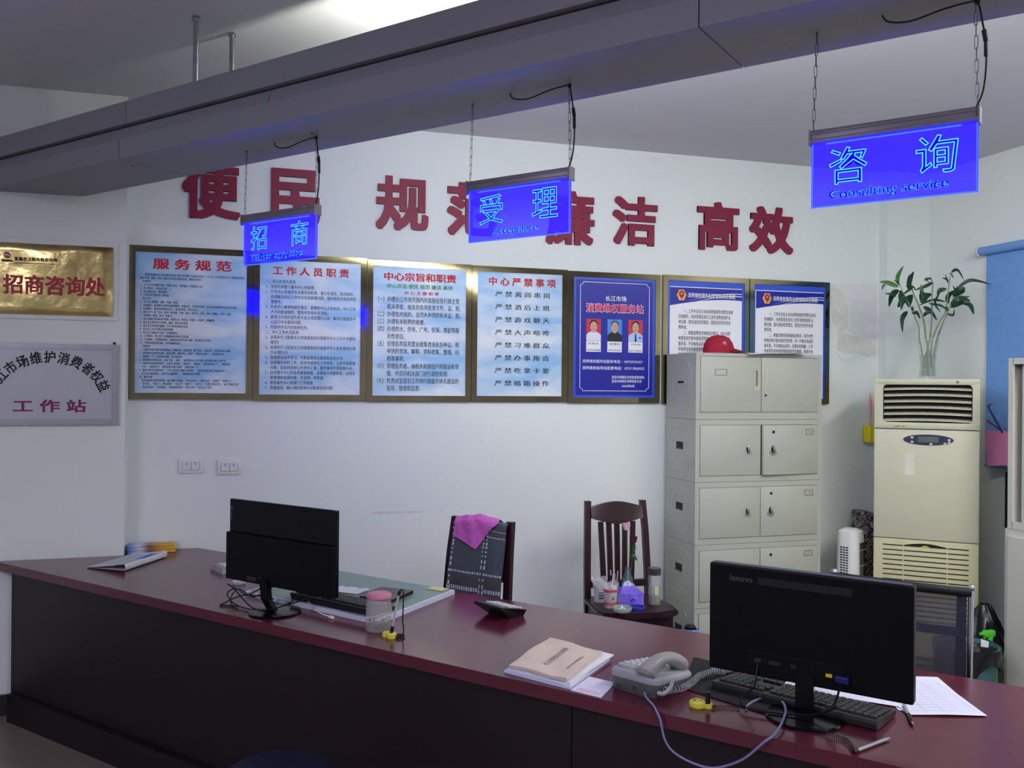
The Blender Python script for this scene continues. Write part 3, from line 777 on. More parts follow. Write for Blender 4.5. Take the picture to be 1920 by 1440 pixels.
KEYC = pm('black_keycap', (50, 50, 51), .45); KBB = pm('keyboard_case', (24, 24, 27), .45)
def keyboard(t, w, d, hb, hf, case=KBB):
    """user side is +y; hb height on the -y side, hf on the +y side"""
    b = MB().prism([(-d/2+.006, 0), (d/2, 0), (d/2, hf), (-d/2, hb), (-d/2, hb*.6)], -w/2, w/2, 'x'); b.build('case', case, t)
    sl = math.atan2(hf-hb, d); RXm = Matrix.Rotation(sl, 3, 'X')
    def zt(y): return hb+(y+d/2)*(hf-hb)/d
    # seen from the back, the number pad is at the left end
    k = .0190*w/.45
    def block(nm, x0, n, rows, yo):
        b = MB()
        for r_ in range(rows):
            for i in range(n):
                y = yo+r_*k*.97; b.box((x0+k*(i+.5), y, zt(y)+.004), (k*.84, k*.80, .008), .002, rot=RXm)
        b.build(nm, KEYC, t)
    x0 = -w/2+.012; y0 = -d/2+.030
    block('number_keys', x0, 4, 5, y0+k); block('arrow_keys', x0+4.4*k, 3, 2, y0+k); block('arrow_keys', x0+4.4*k, 3, 1, y0+5*k)
    block('letter_keys', x0+7.8*k, 15, 5, y0+k); block('function_keys', x0+7.8*k, 15, 1, y0-.004); block('function_keys', x0, 7, 1, y0-.004)
t = on('keyboard', 'black keyboard on the green desk pad in front of the left monitor', 'keyboard', -2.435, 2.500, -3, PADZ)
keyboard(t, .44, .135, .026, .012)

# ---- monitors (the screens face the clerks, the backs face the hall)
SHELL = pm('glossy_black_shell', (8, 8, 10), .2, spec=.3); SHELL2 = pm('satin_black_shell', (8, 8, 11), .42, var=.2, scale=60, bump=.1, bscale=600, spec=.18)
SCREEN = pm('dark_screen', (8, 9, 12), .12)
LOGO = pm('grey_logo', (84, 84, 90), .4, .5); PORT = pm('port_metal', (58, 58, 60), .4, .6); YEL = pm('yellow_label', (212, 190, 30), .5); BLUEP = pm('blue_plug', (18, 24, 96), .4)
m1 = on('computer_monitor', 'black monitor with a slanted neck at the left end of the counter', 'monitor', -2.582, 2.320)
z0, z1, hw = .845-ZC, 1.163-ZC, .291
MB().box((0, .010, (z0+z1)/2), (2*hw, .018, z1-z0), .004).build('upper_shell', SHELL, m1)
b = MB().box((-.002, -.004, z0+.097), (2*hw+.001, .022, .186), .005)
b.build('rear_cover', SHELL2, m1)
MB().box((0, .0195, (z0+z1)/2), (2*hw-.012, .001, z1-z0-.02)).build('screen', SCREEN, m1)
b = MB(); n = 16; b.prism([(-hw+.012+.0085*math.cos(2*PI*k/n), z1-.035+.0085*math.sin(2*PI*k/n)) for k in range(n)], -.0002, .0016, 'y'); b.box((-hw+.012, .0006, z1-.064), (.006, .001, .030)); b.build('logo', LOGO, m1)
b = MB()
for x, z in ((-.115, z0+.165), (-.02, z0+.160), (-.115, z0+.04), (-.02, z0+.035)): b.cyl((x, -.0145, z), (x, -.0158, z), .0025, n=8)
b.build('screw', PORT, m1)
MB().box((-.14, -.0155, z0+.022), (.05, .002, .016)).build('port', PORT, m1); MB().box((-.09, -.0155, z0+.03), (.012, .002, .008)).build('port', PORT, m1)
MB().add([(x, y, z) for (xc, yc, z) in ((-.035, 0, .006), (-.058, -.012, .05), (-.066, -.014, .125)) for x, y in ((xc-.021, yc-.010), (xc+.021, yc-.010), (xc+.021, yc+.010), (xc-.021, yc+.010))],
         [(3,2,1,0), (8,9,10,11)]+[(i*4+k, i*4+(k+1) % 4, i*4+4+(k+1) % 4, i*4+4+k) for i in range(2) for k in range(4)]).build('neck', SHELL2, m1)
MB().lathe([(0, 0), (.098, 0), (.100, .003), (.096, .007), (.03, .011), (0, .012)], (-.028, .005, 0), 40).build('base', SHELL, m1, smooth=True)
b = MB()
for pts in (((-.10, .02, .09), (-.17, -.01, .05), (-.27, .02, .055), (-.30, .0, .035), (-.22, -.03, .012), (-.11, -.035, .006), (-.03, -.028, .016), (.05, .0, .045), (.09, .02, .085)),
            ((-.06, .02, .09), (-.19, .04, .03), (-.29, .05, .045), (-.31, .03, .02), (-.25, -.02, .004), (-.20, -.03, .004)),
            ((-.28, .03, .05), (-.31, .01, .07), (-.26, .0, .06), (-.14, -.02, .012), (-.05, -.03, .012), (.03, .01, .035), (.12, .05, .07)),
            ((-.22, -.03, .004), (-.27, -.055, .003), (-.29, -.02, .004), (-.24, .04, .03), (-.1, .06, .03))):
    b.tube(cord(pts, 6), .0026, 6)
b.build('cable', CABLE, m1, smooth=True)

m2 = on('computer_monitor', 'large black monitor with a vent strip near its top, right end of counter', 'monitor', -.6435, 2.390)
z0, z1, hw = .836-ZC, 1.131-ZC, .2645
b = MB(); b.box((0, .010, (z0+z1)/2), (2*hw, .036, z1-z0), .005); b.build('rear_shell', SHELL2, m2)
MB().box((0, .0285, (z0+z1)/2), (2*hw-.004, .003, z1-z0-.004)).build('screen', SCREEN, m2)
MB().box((0, .010, z1+.0004), (2*hw-.016, .028, .001)).build('top_edge', pm('slate_edge', (58, 58, 84), .4), m2)
b = MB()
for k in range(52): b.box((-.125+k*.0047, -.0083, z1-.036), (.0026, .001, .020))
b.build('vent_strip', pm('vent_slat', (40, 40, 46), .5), m2)
letters('logo', 'lenovo', LOGO, m2, (-.205, -.142, z1-.044, z1-.026), -.0084, bold=.02)
b = MB(); b.box((-.03, -.0085, z0+.045), (.26, .002, .046), .002); b.build('port_panel', pm('recess_black', (9, 9, 11), .5, spec=.2), m2)
for x, w_ in ((-.125, .018), (-.08, .03), (-.03, .014)): MB().box((x, -.0100, z0+.045), (w_, .002, .010)).build('port', PORT, m2)
MB().box((.062, -.0100, z0+.038), (.016, .002, .009)).build('label', YEL, m2)
MB().box((.097, -.018, z0+.036), (.034, .020, .018), .003).build('video_plug', BLUEP, m2)
MB().prism([(-.024, -.012), (.024, -.012), (.020, .016), (-.020, .016)], .006, z0+.03).build('neck', SHELL, m2)
MB().lathe([(0, 0), (.098, 0), (.101, .003), (.097, .007), (.03, .010), (0, .011)], (0, -.005, 0), 40).build('base', SHELL, m2, smooth=True)
b = MB(); b.tube(cord([(-.125, -.008, z0+.04), (-.13, -.02, z0-.02), (-.15, -.01, .04), (-.17, -.02, .02), (-.14, -.055, .012), (-.05, -.045, .012), (.03, -.03, .022), (.075, -.02, .05), (.096, -.028, z0+.03)], 7), .0028, 6)
b.cyl((.06, -.024, .038), (.085, -.022, .056), .006, n=10)
b.build('cable', CABLE, m2, smooth=True)

# ---- jar with pink lid
t = on('storage_jar', 'clear jar with a pink screw lid, dried tea leaves inside, beside the left keyboard', 'jar', -2.128, 2.372)
JG = sheer('jar_plastic', (226, 222, 220), .30, gloss=.05)
MB().lathe([(0, 0), (.043, 0), (.046, .004), (.046, .088), (.0435, .092), (.0445, .095), (.042, .098), (.043, .101), (.0405, .104), (.0395, .112)], n=28).build('body', JG, t, smooth=True)
MB().lathe([(0, .113), (.041, .113), (.0445, .115), (.0445, .124), (.041, .129), (.034, .131), (0, .130)], n=28).build('lid', pm('pink_plastic', (204, 122, 146), .45, var=.05), t, smooth=True)
b = MB()
random.seed(3)
for k in range(420):
    a = random.random()*2*PI; r_ = .041*math.sqrt(random.random()); z = .004+.042*random.random()*(.7+.3*math.sin(a*2)); d = Vector((random.uniform(-1, 1), random.uniform(-1, 1), random.uniform(-.6, .6))).normalized()*.005
    p = Vector((r_*math.cos(a), r_*math.sin(a), z)); q = p+d
    if math.hypot(q.x, q.y) > .043: q = p-d
    b.tube([p, q], .0011, 4)
o = b.build('dried_tea', pm('dried_tea', (96, 92, 70), .7, var=.5, scale=80), t, weld=False); o['kind'] = 'stuff'

# ---- pen stands
YB = pm('yellow_plastic', (222, 210, 78), .35, var=.04); PENC = pm('clear_barrel', (190, 186, 182), .2, var=.1)
t = on('pen_stand', 'yellow pen stand with an upright corded pen and black ring beside the jar', 'pen stand', -2.030, 2.318)
b = MB()
for x, y, r_ in ((-.017, .003, .014), (.010, -.002, .015), (.006, .012, .011)): b.lathe([(0, 0), (r_, 0), (r_+.001, .005), (r_, .015), (r_-.004, .018), (0, .018)], (x, y, 0), 18)
b.build('base', YB, t, smooth=True)
MB().cyl((.006, .001, .012), (.010, .004, .040), .0062, n=12).build('socket', BLACK, t, smooth=True)
b = MB(); b.tube([(.010, .004, .036), (.017, .009, .09), (.026, .016, .148)], [.0028, .004, .0042], 10); pn = b.build('pen', PENC, t, smooth=True)
MB().cyl((.0255, .0155, .146), (.029, .018, .160), .0055, n=10).build('pen_cap', BLACK, pn, smooth=True)
MB().tube(cord([(.028, .018, .160), (.036, .022, .166), (.041, .022, .15), (.041, .022, .10), (.041, .020, .06), (.046, .020, .035), (.042, .020, .012), (.03, .021, .008)], 6), .0026, 6).build('cord', CABLE, t, smooth=True)
MB().tube([(.026+.015*math.cos(2*PI*k/18), .022+.015*math.sin(2*PI*k/18), .005) for k in range(18)], .004, 8, closed=True).build('ring', CABLE, t, smooth=True)

t = on('pen_stand', 'yellow pen stand with an empty black socket in front of the mouse pad', 'pen stand', -.903, 2.304, 8)
b = MB()
b.lathe([(0, 0), (.022, 0), (.0235, .005), (.022, .013), (.018, .016), (0, .016)], (-.006, 0, 0), 26); b.lathe([(0, 0), (.012, 0), (.0125, .004), (.012, .011), (0, .012)], (.022, .002, 0), 20)
b.build('base', YB, t, smooth=True)
b = MB(); b.box((-.014, -.004, .0165), (.006, .004, .001)); b.box((.002, .003, .0165), (.005, .004, .001)); b.build('eye_mark', INK, t)
MB().cyl((.021, .002, .008), (.022, .004, .042), .0068, n=12).build('socket', BLACK, t, smooth=True)
MB().tube(coil([(.034, .0, .0048), (.06, .018, .0048), (.10, .030, .0048)], .004, 16, 8), .0009, 4, cap=False).build('coil_cord', CABLE, t)

t = on('ballpoint_pen', 'silver ballpoint pen with a black coiled tether near the front edge of the counter', 'pen', -.4540, 2.291, 0)
a, c = Vector((-.025, -.064, .0052)), Vector((.025, .064, .0052)); d = (c-a).normalized()
b = MB().tube([a, a.lerp(c, .12), a.lerp(c, .85), c], [.0045, .005, .005, .0025], 10); b.build('barrel', pm('brushed_silver', (170, 168, 176), .3, .6), t, smooth=True)
MB().cyl(a-d*.012, a+d*.004, .0052, n=10).build('end_cap', BLACK, t, smooth=True)
MB().tube(coil([(-.155, .015, .0052), (-.10, .002, .0052), (-.06, -.012, .0052), (-.03, -.066, .0052)], .0044, 22, 8), .0009, 4, cap=False).build('coil_cord', CABLE, t)
t = on('ballpoint_pen', 'black gripped ballpoint pen pointing away from the white forms', 'pen', -.4180, 2.550, 0, ZC+.0025)
a, c = Vector((-.022, .070, .0055)), Vector((.024, -.074, .0045)); d = (c-a).normalized()
MB().tube([a, a.lerp(c, .5)], .0048, 10).build('barrel', PENC, t, smooth=True)
MB().tube([a.lerp(c, .5), a.lerp(c, .85), a.lerp(c, .88)], [.0052, .0054, .004], 10).build('grip', BLACK, t, smooth=True)
MB().tube([a.lerp(c, .88), c], [.0038, .0008], 10).build('tip', CHROME, t, smooth=True)

# ---- white usb cable
t = on('usb_cable', 'white cable trailing along the front of the green desk pad', 'cable', 0, 0)
MB().tube(cord([(-2.66, 2.50, .0235), (-2.60, 2.47, .0235), (-2.55, 2.440, .023), (-2.50, 2.425, .006), (-2.44, 2.400, .004), (-2.385, 2.388, .004)], 8), .0026, 6).build('cord', WHITE, t, smooth=True)
MB().box((-2.372, 2.383, .0045), (.026, .013, .008), .002, rot=Matrix.Rotation(R(-18), 3, 'Z')).build('plug', WHITE, t)

# ---- papers and kraft envelope
def stackq(q, z0, z1, sh): return MB().prism([(p[0]+sh[0], p[1]+sh[1]) for p in q], z0, z1)
q = [(-1.500, 2.236), (-1.258, 2.218), (-1.292, 2.530), (-1.552, 2.600)]
pz = ZC+.0006
t = on('paper_bundle', 'thick white paper bundle at the bottom of the pile with the kraft folder', 'papers', 0, 0)
stackq(q, 0, .007, (0, 0)).build('sheets', pm('bluish_paper', (212, 216, 240), .8, var=.03), t)
q2 = [(-1.494, 2.244), (-1.262, 2.226), (-1.300, 2.522), (-1.545, 2.590)]
stackq(q2, .0073, .0125, (0, 0)).build('sheets', PAPER, t)
t = on('paper_bundle', 'thinner white papers sticking out just under the kraft folder', 'papers', 0, 0, 0, pz+.0128)
stackq([(-1.484, 2.244), (-1.266, 2.230), (-1.284, 2.540), (-1.530, 2.572)], 0, .004, (0, 0)).build('sheets', PAPER, t)
KR = pm('kraft_paper', (214, 194, 184), .85, var=.05, scale=14, bump=.2, bscale=30)
t = on('kraft_folder', 'pinkish kraft paper folder with a printed title on top of the paper pile', 'folder', 0, 0, 0, pz+.0170)
kq = [Vector((-1.482, 2.236, 0)), Vector((-1.275, 2.222, 0)), Vector((-1.312, 2.508, 0)), Vector((-1.533, 2.560, 0))]
def kf(z):
    def f(u, v):
        p = kq[0].lerp(kq[1], u).lerp(kq[3].lerp(kq[2], u), v)
        cut = 0
        return (p.x-cut*.6+.002*math.sin(v*9), p.y+cut*1.2+.002*math.sin(u*8), z+.0035*math.sin(u*4+v*3)**2+.004*max(0, .2-v)*math.sin(u*9)**2+.012*max(0, u+v-1.75))
    return f
b = MB().grid(kf(.0095), 20, 20); b.grid(kf(.0005), 20, 20)
for (f0, f1) in ((lambda s: (s, 0), 0), (lambda s: (1, s), 0), (lambda s: (s, 1), 0), (lambda s: (0, s), 0)):
    b.grid(lambda u, v: kf(.0005+.009*v)(*f0(u)), 20, 1)
b.build('cover', KR, t, smooth=True)
def onq(vs, q, u0, u1, v0, v1, z):
    ax = min(v.x for v in vs); bx = max(v.x for v in vs); ay = min(v.y for v in vs); by = max(v.y for v in vs); out = []
    for v in vs:
        s = (v.x-ax)/(bx-ax); r_ = (v.y-ay)/(by-ay)
        # the title runs from the near end to the far end
        uu = u0+(u1-u0)*(1-r_); vv = v0+(v1-v0)*s
        p = q[0].lerp(q[1], uu).lerp(q[3].lerp(q[2], uu), vv); out.append(Vector((p.x, p.y, z+v.z+.0035*math.sin(uu*4+vv*3)**2)))
    return out
for body, bx in (('长江市场投诉记录簿', (.42, .53, .22, .80)), ('宜昌长江市场管理委员会', (.82, .87, .25, .70))):
    vs, fs = glyphs(body, res=1); vs = onq(vs, kq, *bx, .0102); b = MB(); b.v = vs; b.f = fs; b.mi = [0]*len(fs); b.build('title', PGREY, t, weld=False)
t = on('plastic_card', 'blank white laminated card lying between the paper pile and the telephone', 'card', 0, 0)
cq = [(-1.253, 2.212), (-1.154, 2.207), (-1.176, 2.340), (-1.266, 2.345)]
MB().prism(cq, 0, .003).build('card', pm('laminated_white', (226, 222, 244), .3, var=.02), t)
b = MB()
for k in range(2): b.prism([(-1.243+.004*k, 2.222+.010*k), (-1.168-.002*k, 2.219+.010*k), (-1.169-.002*k, 2.225+.010*k), (-1.244+.004*k, 2.228+.010*k)], .0031, .0034)
b.build('pink_line', pm('pink_ink', (226, 176, 214), .6), t)

# ---- telephone
PHG = pm('grey_phone_plastic', (158, 158, 162), .35, var=.03); PHD = pm('shaded_phone_plastic', (90, 90, 90), .45, var=.04)  # second tone is the same grey with the shade on the base painted in
def rrect(w, d, r_, n=6):
    out = []
    for cx, cy, a0 in ((w/2-r_, d/2-r_, 0), (-w/2+r_, d/2-r_, 90), (-w/2+r_, -d/2+r_, 180), (w/2-r_, -d/2+r_, 270)):
        for k in range(n+1): out.append((cx+r_*math.cos(R(a0+90*k/n)), cy+r_*math.sin(R(a0+90*k/n))))
    return out
def loft(levels, zf=None):
    b = MB(); vs = []; n = len(levels[0][0])
    for o_, z in levels: vs += [(p[0], p[1], zf(p[0], p[1], z) if zf else z) for p in o_]
    fs = [tuple(range(n-1, -1, -1)), tuple((len(levels)-1)*n+k for k in range(n))]
    for i in range(len(levels)-1): fs += [(i*n+k, i*n+(k+1) % n, (i+1)*n+(k+1) % n, (i+1)*n+k) for k in range(n)]
    return b.add(vs, fs)
ph = on('telephone', 'grey corded desk telephone between the papers and the mouse pad', 'telephone', -1.082, 2.385, -9)
w, d = .168, .205
def tilt(x, y, z): return z if z < .01 else z*(1-.9*(y+d/2)/(d*2.4))
loft([(rrect(w*.94, d*.94, .03), 0), (rrect(w*.99, d*.99, .032), .012), (rrect(w, d, .034), .040)], tilt).build('base', PHD, ph, smooth=True)
loft([(rrect(w*1.005, d*1.005, .034), .0405), (rrect(w*1.01, d*1.01, .035), .050), (rrect(w*.97, d*.97, .034), .060), (rrect(w*.93, d*.93, .032), .063)], tilt).build('upper_shell', PHG, ph, smooth=True)
loft([([(p[0]-.034, p[1]) for p in rrect(.078, .165, .022)], .0632), ([(p[0]-.034, p[1]) for p in rrect(.074, .16, .02)], .072)], tilt).build('key_panel', PHG, ph, smooth=True)
b = MB()
for i in range(3):
    for j in range(5):
        x = -.056+.022*i; y = -.046+.027*j; b.box((x, y, tilt(x, y, .072)+.002), (.015, .013, .006), .002)
b.build('key', pm('pale_phone_key', (196, 196, 206), .4), ph)
pts = []; rr = []
for k in range(17):
    s = k/16*2-1; pts.append((.044, -.010+s*.088, .066+.030*(1-abs(s)**2.2)-.012*(s+1)*.5)); rr.append(.0165+.0085*abs(s)**1.5)
pts.insert(0, (.044, -.102, .062)); rr.insert(0, .017); pts.append((.044, .082, .050)); rr.append(.017)
b = MB().tube(pts, rr, 16)
for p in b.v: p.x = .044+(p.x-.044)*1.18
b.build('handset', pm('handset_grey', (150, 148, 146), .3, var=.03), ph, smooth=True)
b = MB(); b.box((-.045, -d/2+.002, .016), (.016, .006, .010)); b.cyl((.01, -d/2+.004, .020), (.01, -d/2-.003, .020), .006, n=12); b.build('socket_mark', pm('dark_socket', (60, 60, 62), .6), ph)
b = MB().tube(coil([(.094, -.078, .028), (.106, -.01, .020), (.098, .06, .018), (.088, .12, .020), (.10, .17, .022), (.125, .20, .022)], .0085, 28, 10), .0019, 5); b.build('coiled_cord', PHG, ph, smooth=True)
b = MB().tube(cord([(.080, -.09, .020), (.097, -.085, .022), (.102, -.060, .034), (.097, -.045, .048)], 5), .0062, 8); b.build('cord_plug', PHG, ph, smooth=True)
t = on('telephone_line', 'thin grey blue telephone cable looping over the front edge of the counter', 'cable', 0, 0, 0, 0)
MB().tube(cord([(-1.050, 2.266, .770), (-1.036, 2.252, .762), (-1.005, 2.228, .7545), (-.985, 2.200, .7545), (-.968, 2.190, .735), (-.955, 2.188, .690), (-.929, 2.187, .661), (-.873, 2.186, .645), (-.815, 2.186, .647), (-.745, 2.187, .684), (-.690, 2.189, .740), (-.670, 2.205, .758), (-.672, 2.28, .766), (-.690, 2.37, .769), (-.728, 2.440, .768), (-.765, 2.445, .764), (-.788, 2.41, .758), (-.795, 2.375, .7545), (-.788, 2.345, .7545)], 8), .0031, 8).build('cable', pm('grey_blue_cable', (126, 130, 168), .45), t, smooth=True)

# ---- mouse pad, mouse, keyboard, papers at the right
t = on('mouse_pad', 'black mouse pad under the telephone cord, left of the right keyboard', 'mouse pad', 0, 0)
MB().prism([(-1.000, 2.412), (-.735, 2.348), (-.770, 2.660), (-1.083, 2.708)], 0, .003).build('pad', pm('black_cloth', (20, 20, 24), .8, var=.1, scale=60), t)
t = on('computer_mouse', 'blue and silver computer mouse on the black mouse pad', 'mouse', -.948, 2.625, -20, ZC+.004)
b = MB().ball((0, 0, .010), (.031, .055, .020), 20, 10)
for p in b.v: p.z = max(p.z, 0)
b.build('body', pm('silver_mouse', (150, 156, 176), .25, .3), t, smooth=True)
for s in (-1, 1):
    b = MB().ball((s*.014, -.020, .0145), (.012, .026, .0165), 14, 8); b.build('button', pm('blue_button', (40, 70, 170), .25), t, smooth=True)
MB().cyl((-.003, -.03, .030), (.003, -.03, .030), .006, n=12).build('wheel', BLACK, t)
t = on('keyboard', 'black keyboard beneath the large right monitor', 'keyboard', -.685, 2.492, -7.5, ZC+.004)
keyboard(t, .462, .150, .024, .012, pm('worn_keyboard_case', (52, 52, 50), .5, var=.2, scale=30))
def form(t, rot, x, y, z, table=True, w=.21, d=.297):
    Mx = Matrix.Translation((x, y, z)) @ Matrix.Rotation(R(rot), 4, 'Z')
    b = MB().grid(lambda u, v: Mx @ Vector(((u-.5)*w, (v-.5)*d, .0008+.0015*math.sin(u*3+v*2)**2)), 10, 10); sh = b.build('sheet', pm('form_paper', (224, 226, 244), .8, var=.015), t, smooth=True)
    if table:
        b = MB()
        for k in range(12): 
            for sgn in (0,): b.add([Mx @ Vector((xx, -.5*d+.03+k*.021+dy, .0028)) for xx, dy in ((-w/2+.015, 0), (w/2-.015, 0), (w/2-.015, .0008), (-w/2+.015, .0008))], [(0, 1, 2, 3)])
        for k in range(5): b.add([Mx @ Vector((-w/2+.015+k*.045+dx, yy, .0028)) for dx, yy in ((0, -.5*d+.03), (.0007, -.5*d+.03), (.0007, d/2-.036), (0, d/2-.036))], [(0, 1, 2, 3)])
        b.build('table_lines', pm('pale_ink', (150, 154, 176), .8), sh, weld=False)
t = on('form_sheets', 'white forms with a printed table fanned out right of the large monitor', 'papers', 0, 0)
form(t, 28, -.425, 2.765, 0, False); form(t, 32.5, -.412, 2.739, .0022)
t = on('white_sheet', 'plain white papers tucked behind the right keyboard under the monitor', 'papers', 0, 0)
form(t, 84, -.665, 2.700, 0, False); form(t, 97, -.60, 2.695, .0022, False)

# ------------------------------------------------------------------ steel cabinet stack
HOLE = pm('black_recess', (14, 14, 15), .6); CHR = pm('chrome_handle', (200, 200, 205), .15, 1, var=.05)
CX0, CX1, CY0, CY1 = 2.456, 3.292, 4.56, 4.93
ZS = [.0, .354, .716, 1.075, 1.435, 1.820]
LAB = ['cream steel cabinet at the very bottom of the stack, mostly hidden by the counter', 'cream steel cabinet second from the bottom of the stack, partly behind the right monitor',
       'cream steel cabinet in the middle of the stack, both doors shut', 'cream steel cabinet second from the top, right door standing slightly open', 'cream steel cabinet on top of the stack, with long recessed grips, carrying the red cap']
CAB_G = 'stacked cream steel cabinets'
for i in range(5):
    z0, z1 = ZS[i]+.001, ZS[i+1]-.001; h = z1-z0; w = CX1-CX0; d = CY1-CY0; topu = i == 4
    t = thing('steel_cabinet', LAB[i], 'cabinet', (CX0, CY0, z0), 0, CAB_G)
    b = MB(); fr = .022
    dy = .0125; b.box((.003, (d+dy)/2, h/2), (.006, d-dy, h)); b.box((w-.003, (d+dy)/2, h/2), (.006, d-dy, h)); b.box((w/2, (d+dy)/2, .003), (w-.0122, d-dy-.0002, .0058)); b.box((w/2, (d+dy)/2, h-.003), (w-.0122, d-dy-.0002, .0058)); b.box((w/2, d-.004, h/2), (w-.0124, .006, h-.0124))
    fb = .040 if topu else .034; ft = .020 if topu else .030; fl = .026
    b.box((fl/2, .0062, h/2), (fl, .0124, h)); b.box((w-fl/2, .0062, h/2), (fl, .0124, h)); b.box((w/2, .006, fb/2), (w-2*fl, .012, fb)); b.box((w/2, .006, h-ft/2), (w-2*fl, .012, ft))
    b.build('carcass', CREAM, t)
    b = MB().box((w/2, .030, h/2), (w-2*fl, .004, h-.02)); b.build('dark_inside', CREAMD, t)
    # pressed side panel
    b = MB()
    for s_, r_ in ((.0, .004), (.035, .003)):
        y0, y1, za, zb, c = .055+s_, d-.05-s_, .05+s_, h-.05-s_, .05
        pts = [(0, y0+c, za), (0, y1-c, za), (0, y1, za+c), (0, y1, zb-c), (0, y1-c, zb), (0, y0+c, zb), (0, y0, zb-c), (0, y0, za+c)]
        b.tube(pts, r_, 6, closed=True)
    for p in b.v: p.x *= .55
    b.build('pressed_rib', CREAM, t, smooth=True)
    zc = h*.56
    b = MB()
    if topu: b.box((-.001, d*.50, zc), (.003, .07, .012), .001)
    else:
        b.box((-.0005, d*.52, zc), (.003, .082, .044), .001)
    g = b.build('side_grip', HOLE, t)
    if topu: MB().add([(-.0025, d*.5+.045*math.cos(PI+PI*k/12), zc-.008+.022*math.sin(PI+PI*k/12)) for k in range(13)]+[(-.0005, d*.5+.045*math.cos(PI+PI*k/12), zc-.008+.022*math.sin(PI+PI*k/12)) for k in range(13)], [tuple(range(13))]+[(k, k+1, k+14, k+13) for k in range(12)]).build('grip_lip', CREAM, g)
    else: MB().box((-.0022, d*.52, zc-.016), (.002, .05, .010)).build('grip_lip', pm('dark_grip', (44, 44, 46), .4), g)
    mid = w*.505; gp = .002
    for k, (xa, xb) in enumerate(((fl+gp, mid-gp), (mid+gp, w-fl-gp))):
        dr = thing('door', '', '', (xa if k == 0 else xb, .0, 0)) if False else None
        sgn = 1 if k == 0 else -1
        b = MB(); b.box((sgn*(xb-xa)/2, .0, h/2+(fb-ft)/2), (xb-xa, .020, h-fb-ft-2*gp), .002)
        o = b.build('door', CREAM, t, loc=(xa if k == 0 else xb, .004, 0), smooth=True)
        if i == 3 and k == 1: o.rotation_euler = (0, 0, R(3.2))
        fx = (xb-xa)
        if topu:
            gx = sgn*(fx-(.027 if k == 0 else .024))
            b = MB(); b.box((gx, -.0098, h*.60), (.032, .003, .125), .001); hd = b.build('handle', pm('cream_grip', (188, 186, 164), .5), o)
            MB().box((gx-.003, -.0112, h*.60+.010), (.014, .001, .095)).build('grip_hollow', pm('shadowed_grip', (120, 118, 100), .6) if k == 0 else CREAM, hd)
        else:
            gx = sgn*(fx-.085 if k == 0 else fx-.065); zz = h*.50
            b = MB(); pts = []
            for q in range(20):
                a = 2*PI*q/20; pts.append((gx+.026*math.cos(a)*(1 if math.sin(a) < .2 else .62), zz-.010+.022*math.sin(a)*(1 if math.sin(a) < 0 else 1.9)))
            b.prism(pts, -.0125, -.0098, 'y'); hd = b.build('handle', CHR, o, smooth=True)
            b = MB(); b.tube([(gx, -.018, zz+.022), (gx+.001, -.022, zz), (gx+.002, -.017, zz-.018)], [.006, .007, .004], 8); b.build('latch', CHR, hd, smooth=True)
        if k == 1:
            kx = sgn*(fx-(.026 if topu else .068)); kz = h*.365 if topu else h*.80
            b = MB().cyl((kx, -.0095, kz), (kx, -.0125, kz), .0085 if not topu else .007, n=14); b.build('keyhole', HOLE, o)
        lx = sgn*.128 if (topu and k == 0) else -.060; lz = h*.71 if topu else h*.795
        if (topu and k == 0) or (not topu and k == 1):
            b = MB(); lw, lh = (.075, .034) if topu else (.052, .030)
            for dz in (-lh/2, lh/2): b.box((lx, -.0110, lz+dz), (lw, .002, .0025))
            for dx in (-lw/2, lw/2): b.box((lx+dx, -.0110, lz), (.0025, .002, lh))
            b.build('label_holder', pm('dull_brass', (120, 116, 98), .5, .3), o)
            if not topu:
                MB().box((lx+.004, -.0106, lz), (.020, .001, .012)).build('paper_label', pm('stained_label', (176, 160, 130), .8, var=.25, scale=80), o)
CREAM_TOP = 1.820
# red cap
t = thing('baseball_cap', 'crimson baseball cap with white characters lying on top of the steel cabinets', 'cap', (2.700, 4.735, CREAM_TOP))
CAPM = pm('crimson_cloth', (158, 24, 54), .85, var=.06, scale=60)
def crown(u, v):
    a = 2*PI*u; f = v*PI/2; r_ = math.cos(f)**.75
    return (.096*r_*math.cos(a)-.006*math.sin(f), .085*r_*math.sin(a), .004+.108*math.sin(f)**.95*(1+.06*math.cos(a)*(1-v)))
MB().grid(crown, 32, 12).build('crown', CAPM, t, smooth=True)
def brim(u, v):
    a = (u-.5)*PI*.92; r_ = .086+v*.098*math.cos((u-.5)*PI*.86)
    return (.012+r_*math.cos(a), .96*(.086+v*.01)*math.sin(a), .012+.022*math.cos(a)*(1-v)-.001*v)
b = MB().grid(brim, 20, 8); k0 = len(b.v); b.grid(lambda u, v: Vector(brim(u, v))-Vector((0, 0, .003)), 20, 8); b.build('brim', pm('dark_crimson_cloth', (120, 18, 44), .85), t, smooth=True)
MB().ball((-.006, 0, .112), (.007, .007, .004), 10, 6).build('button', CAPM, t, smooth=True)
for ch, x, z, rot in (('长', -.004, .064, -30), ('江', .022, .088, -35)):
    vs, fs = glyphs(ch, res=1); vs = fit(vs, (-.012, .012, -.012, .012)); b = MB()
    for v in vs:
        p = Matrix.Rotation(R(rot), 3, 'Z') @ Vector((v.x, v.y, 0)); X = x+p.x; Z = z+p.y
        rr_ = max(0, 1-(Z/.112)**2); Y = -.086*math.sqrt(max(.0, rr_*1.06-(X/.098)**2))-.003
        b.v.append(Vector((X, Y, Z)))
    b.f = fs; b.mi = [0]*len(fs); b.build('lettering', WHITE, t, weld=False)
t = thing('paper_sheet', 'large white paper lying on the cabinet stack right of the red cap, edge hanging forward', 'paper', (0, 0, CREAM_TOP+.0006))
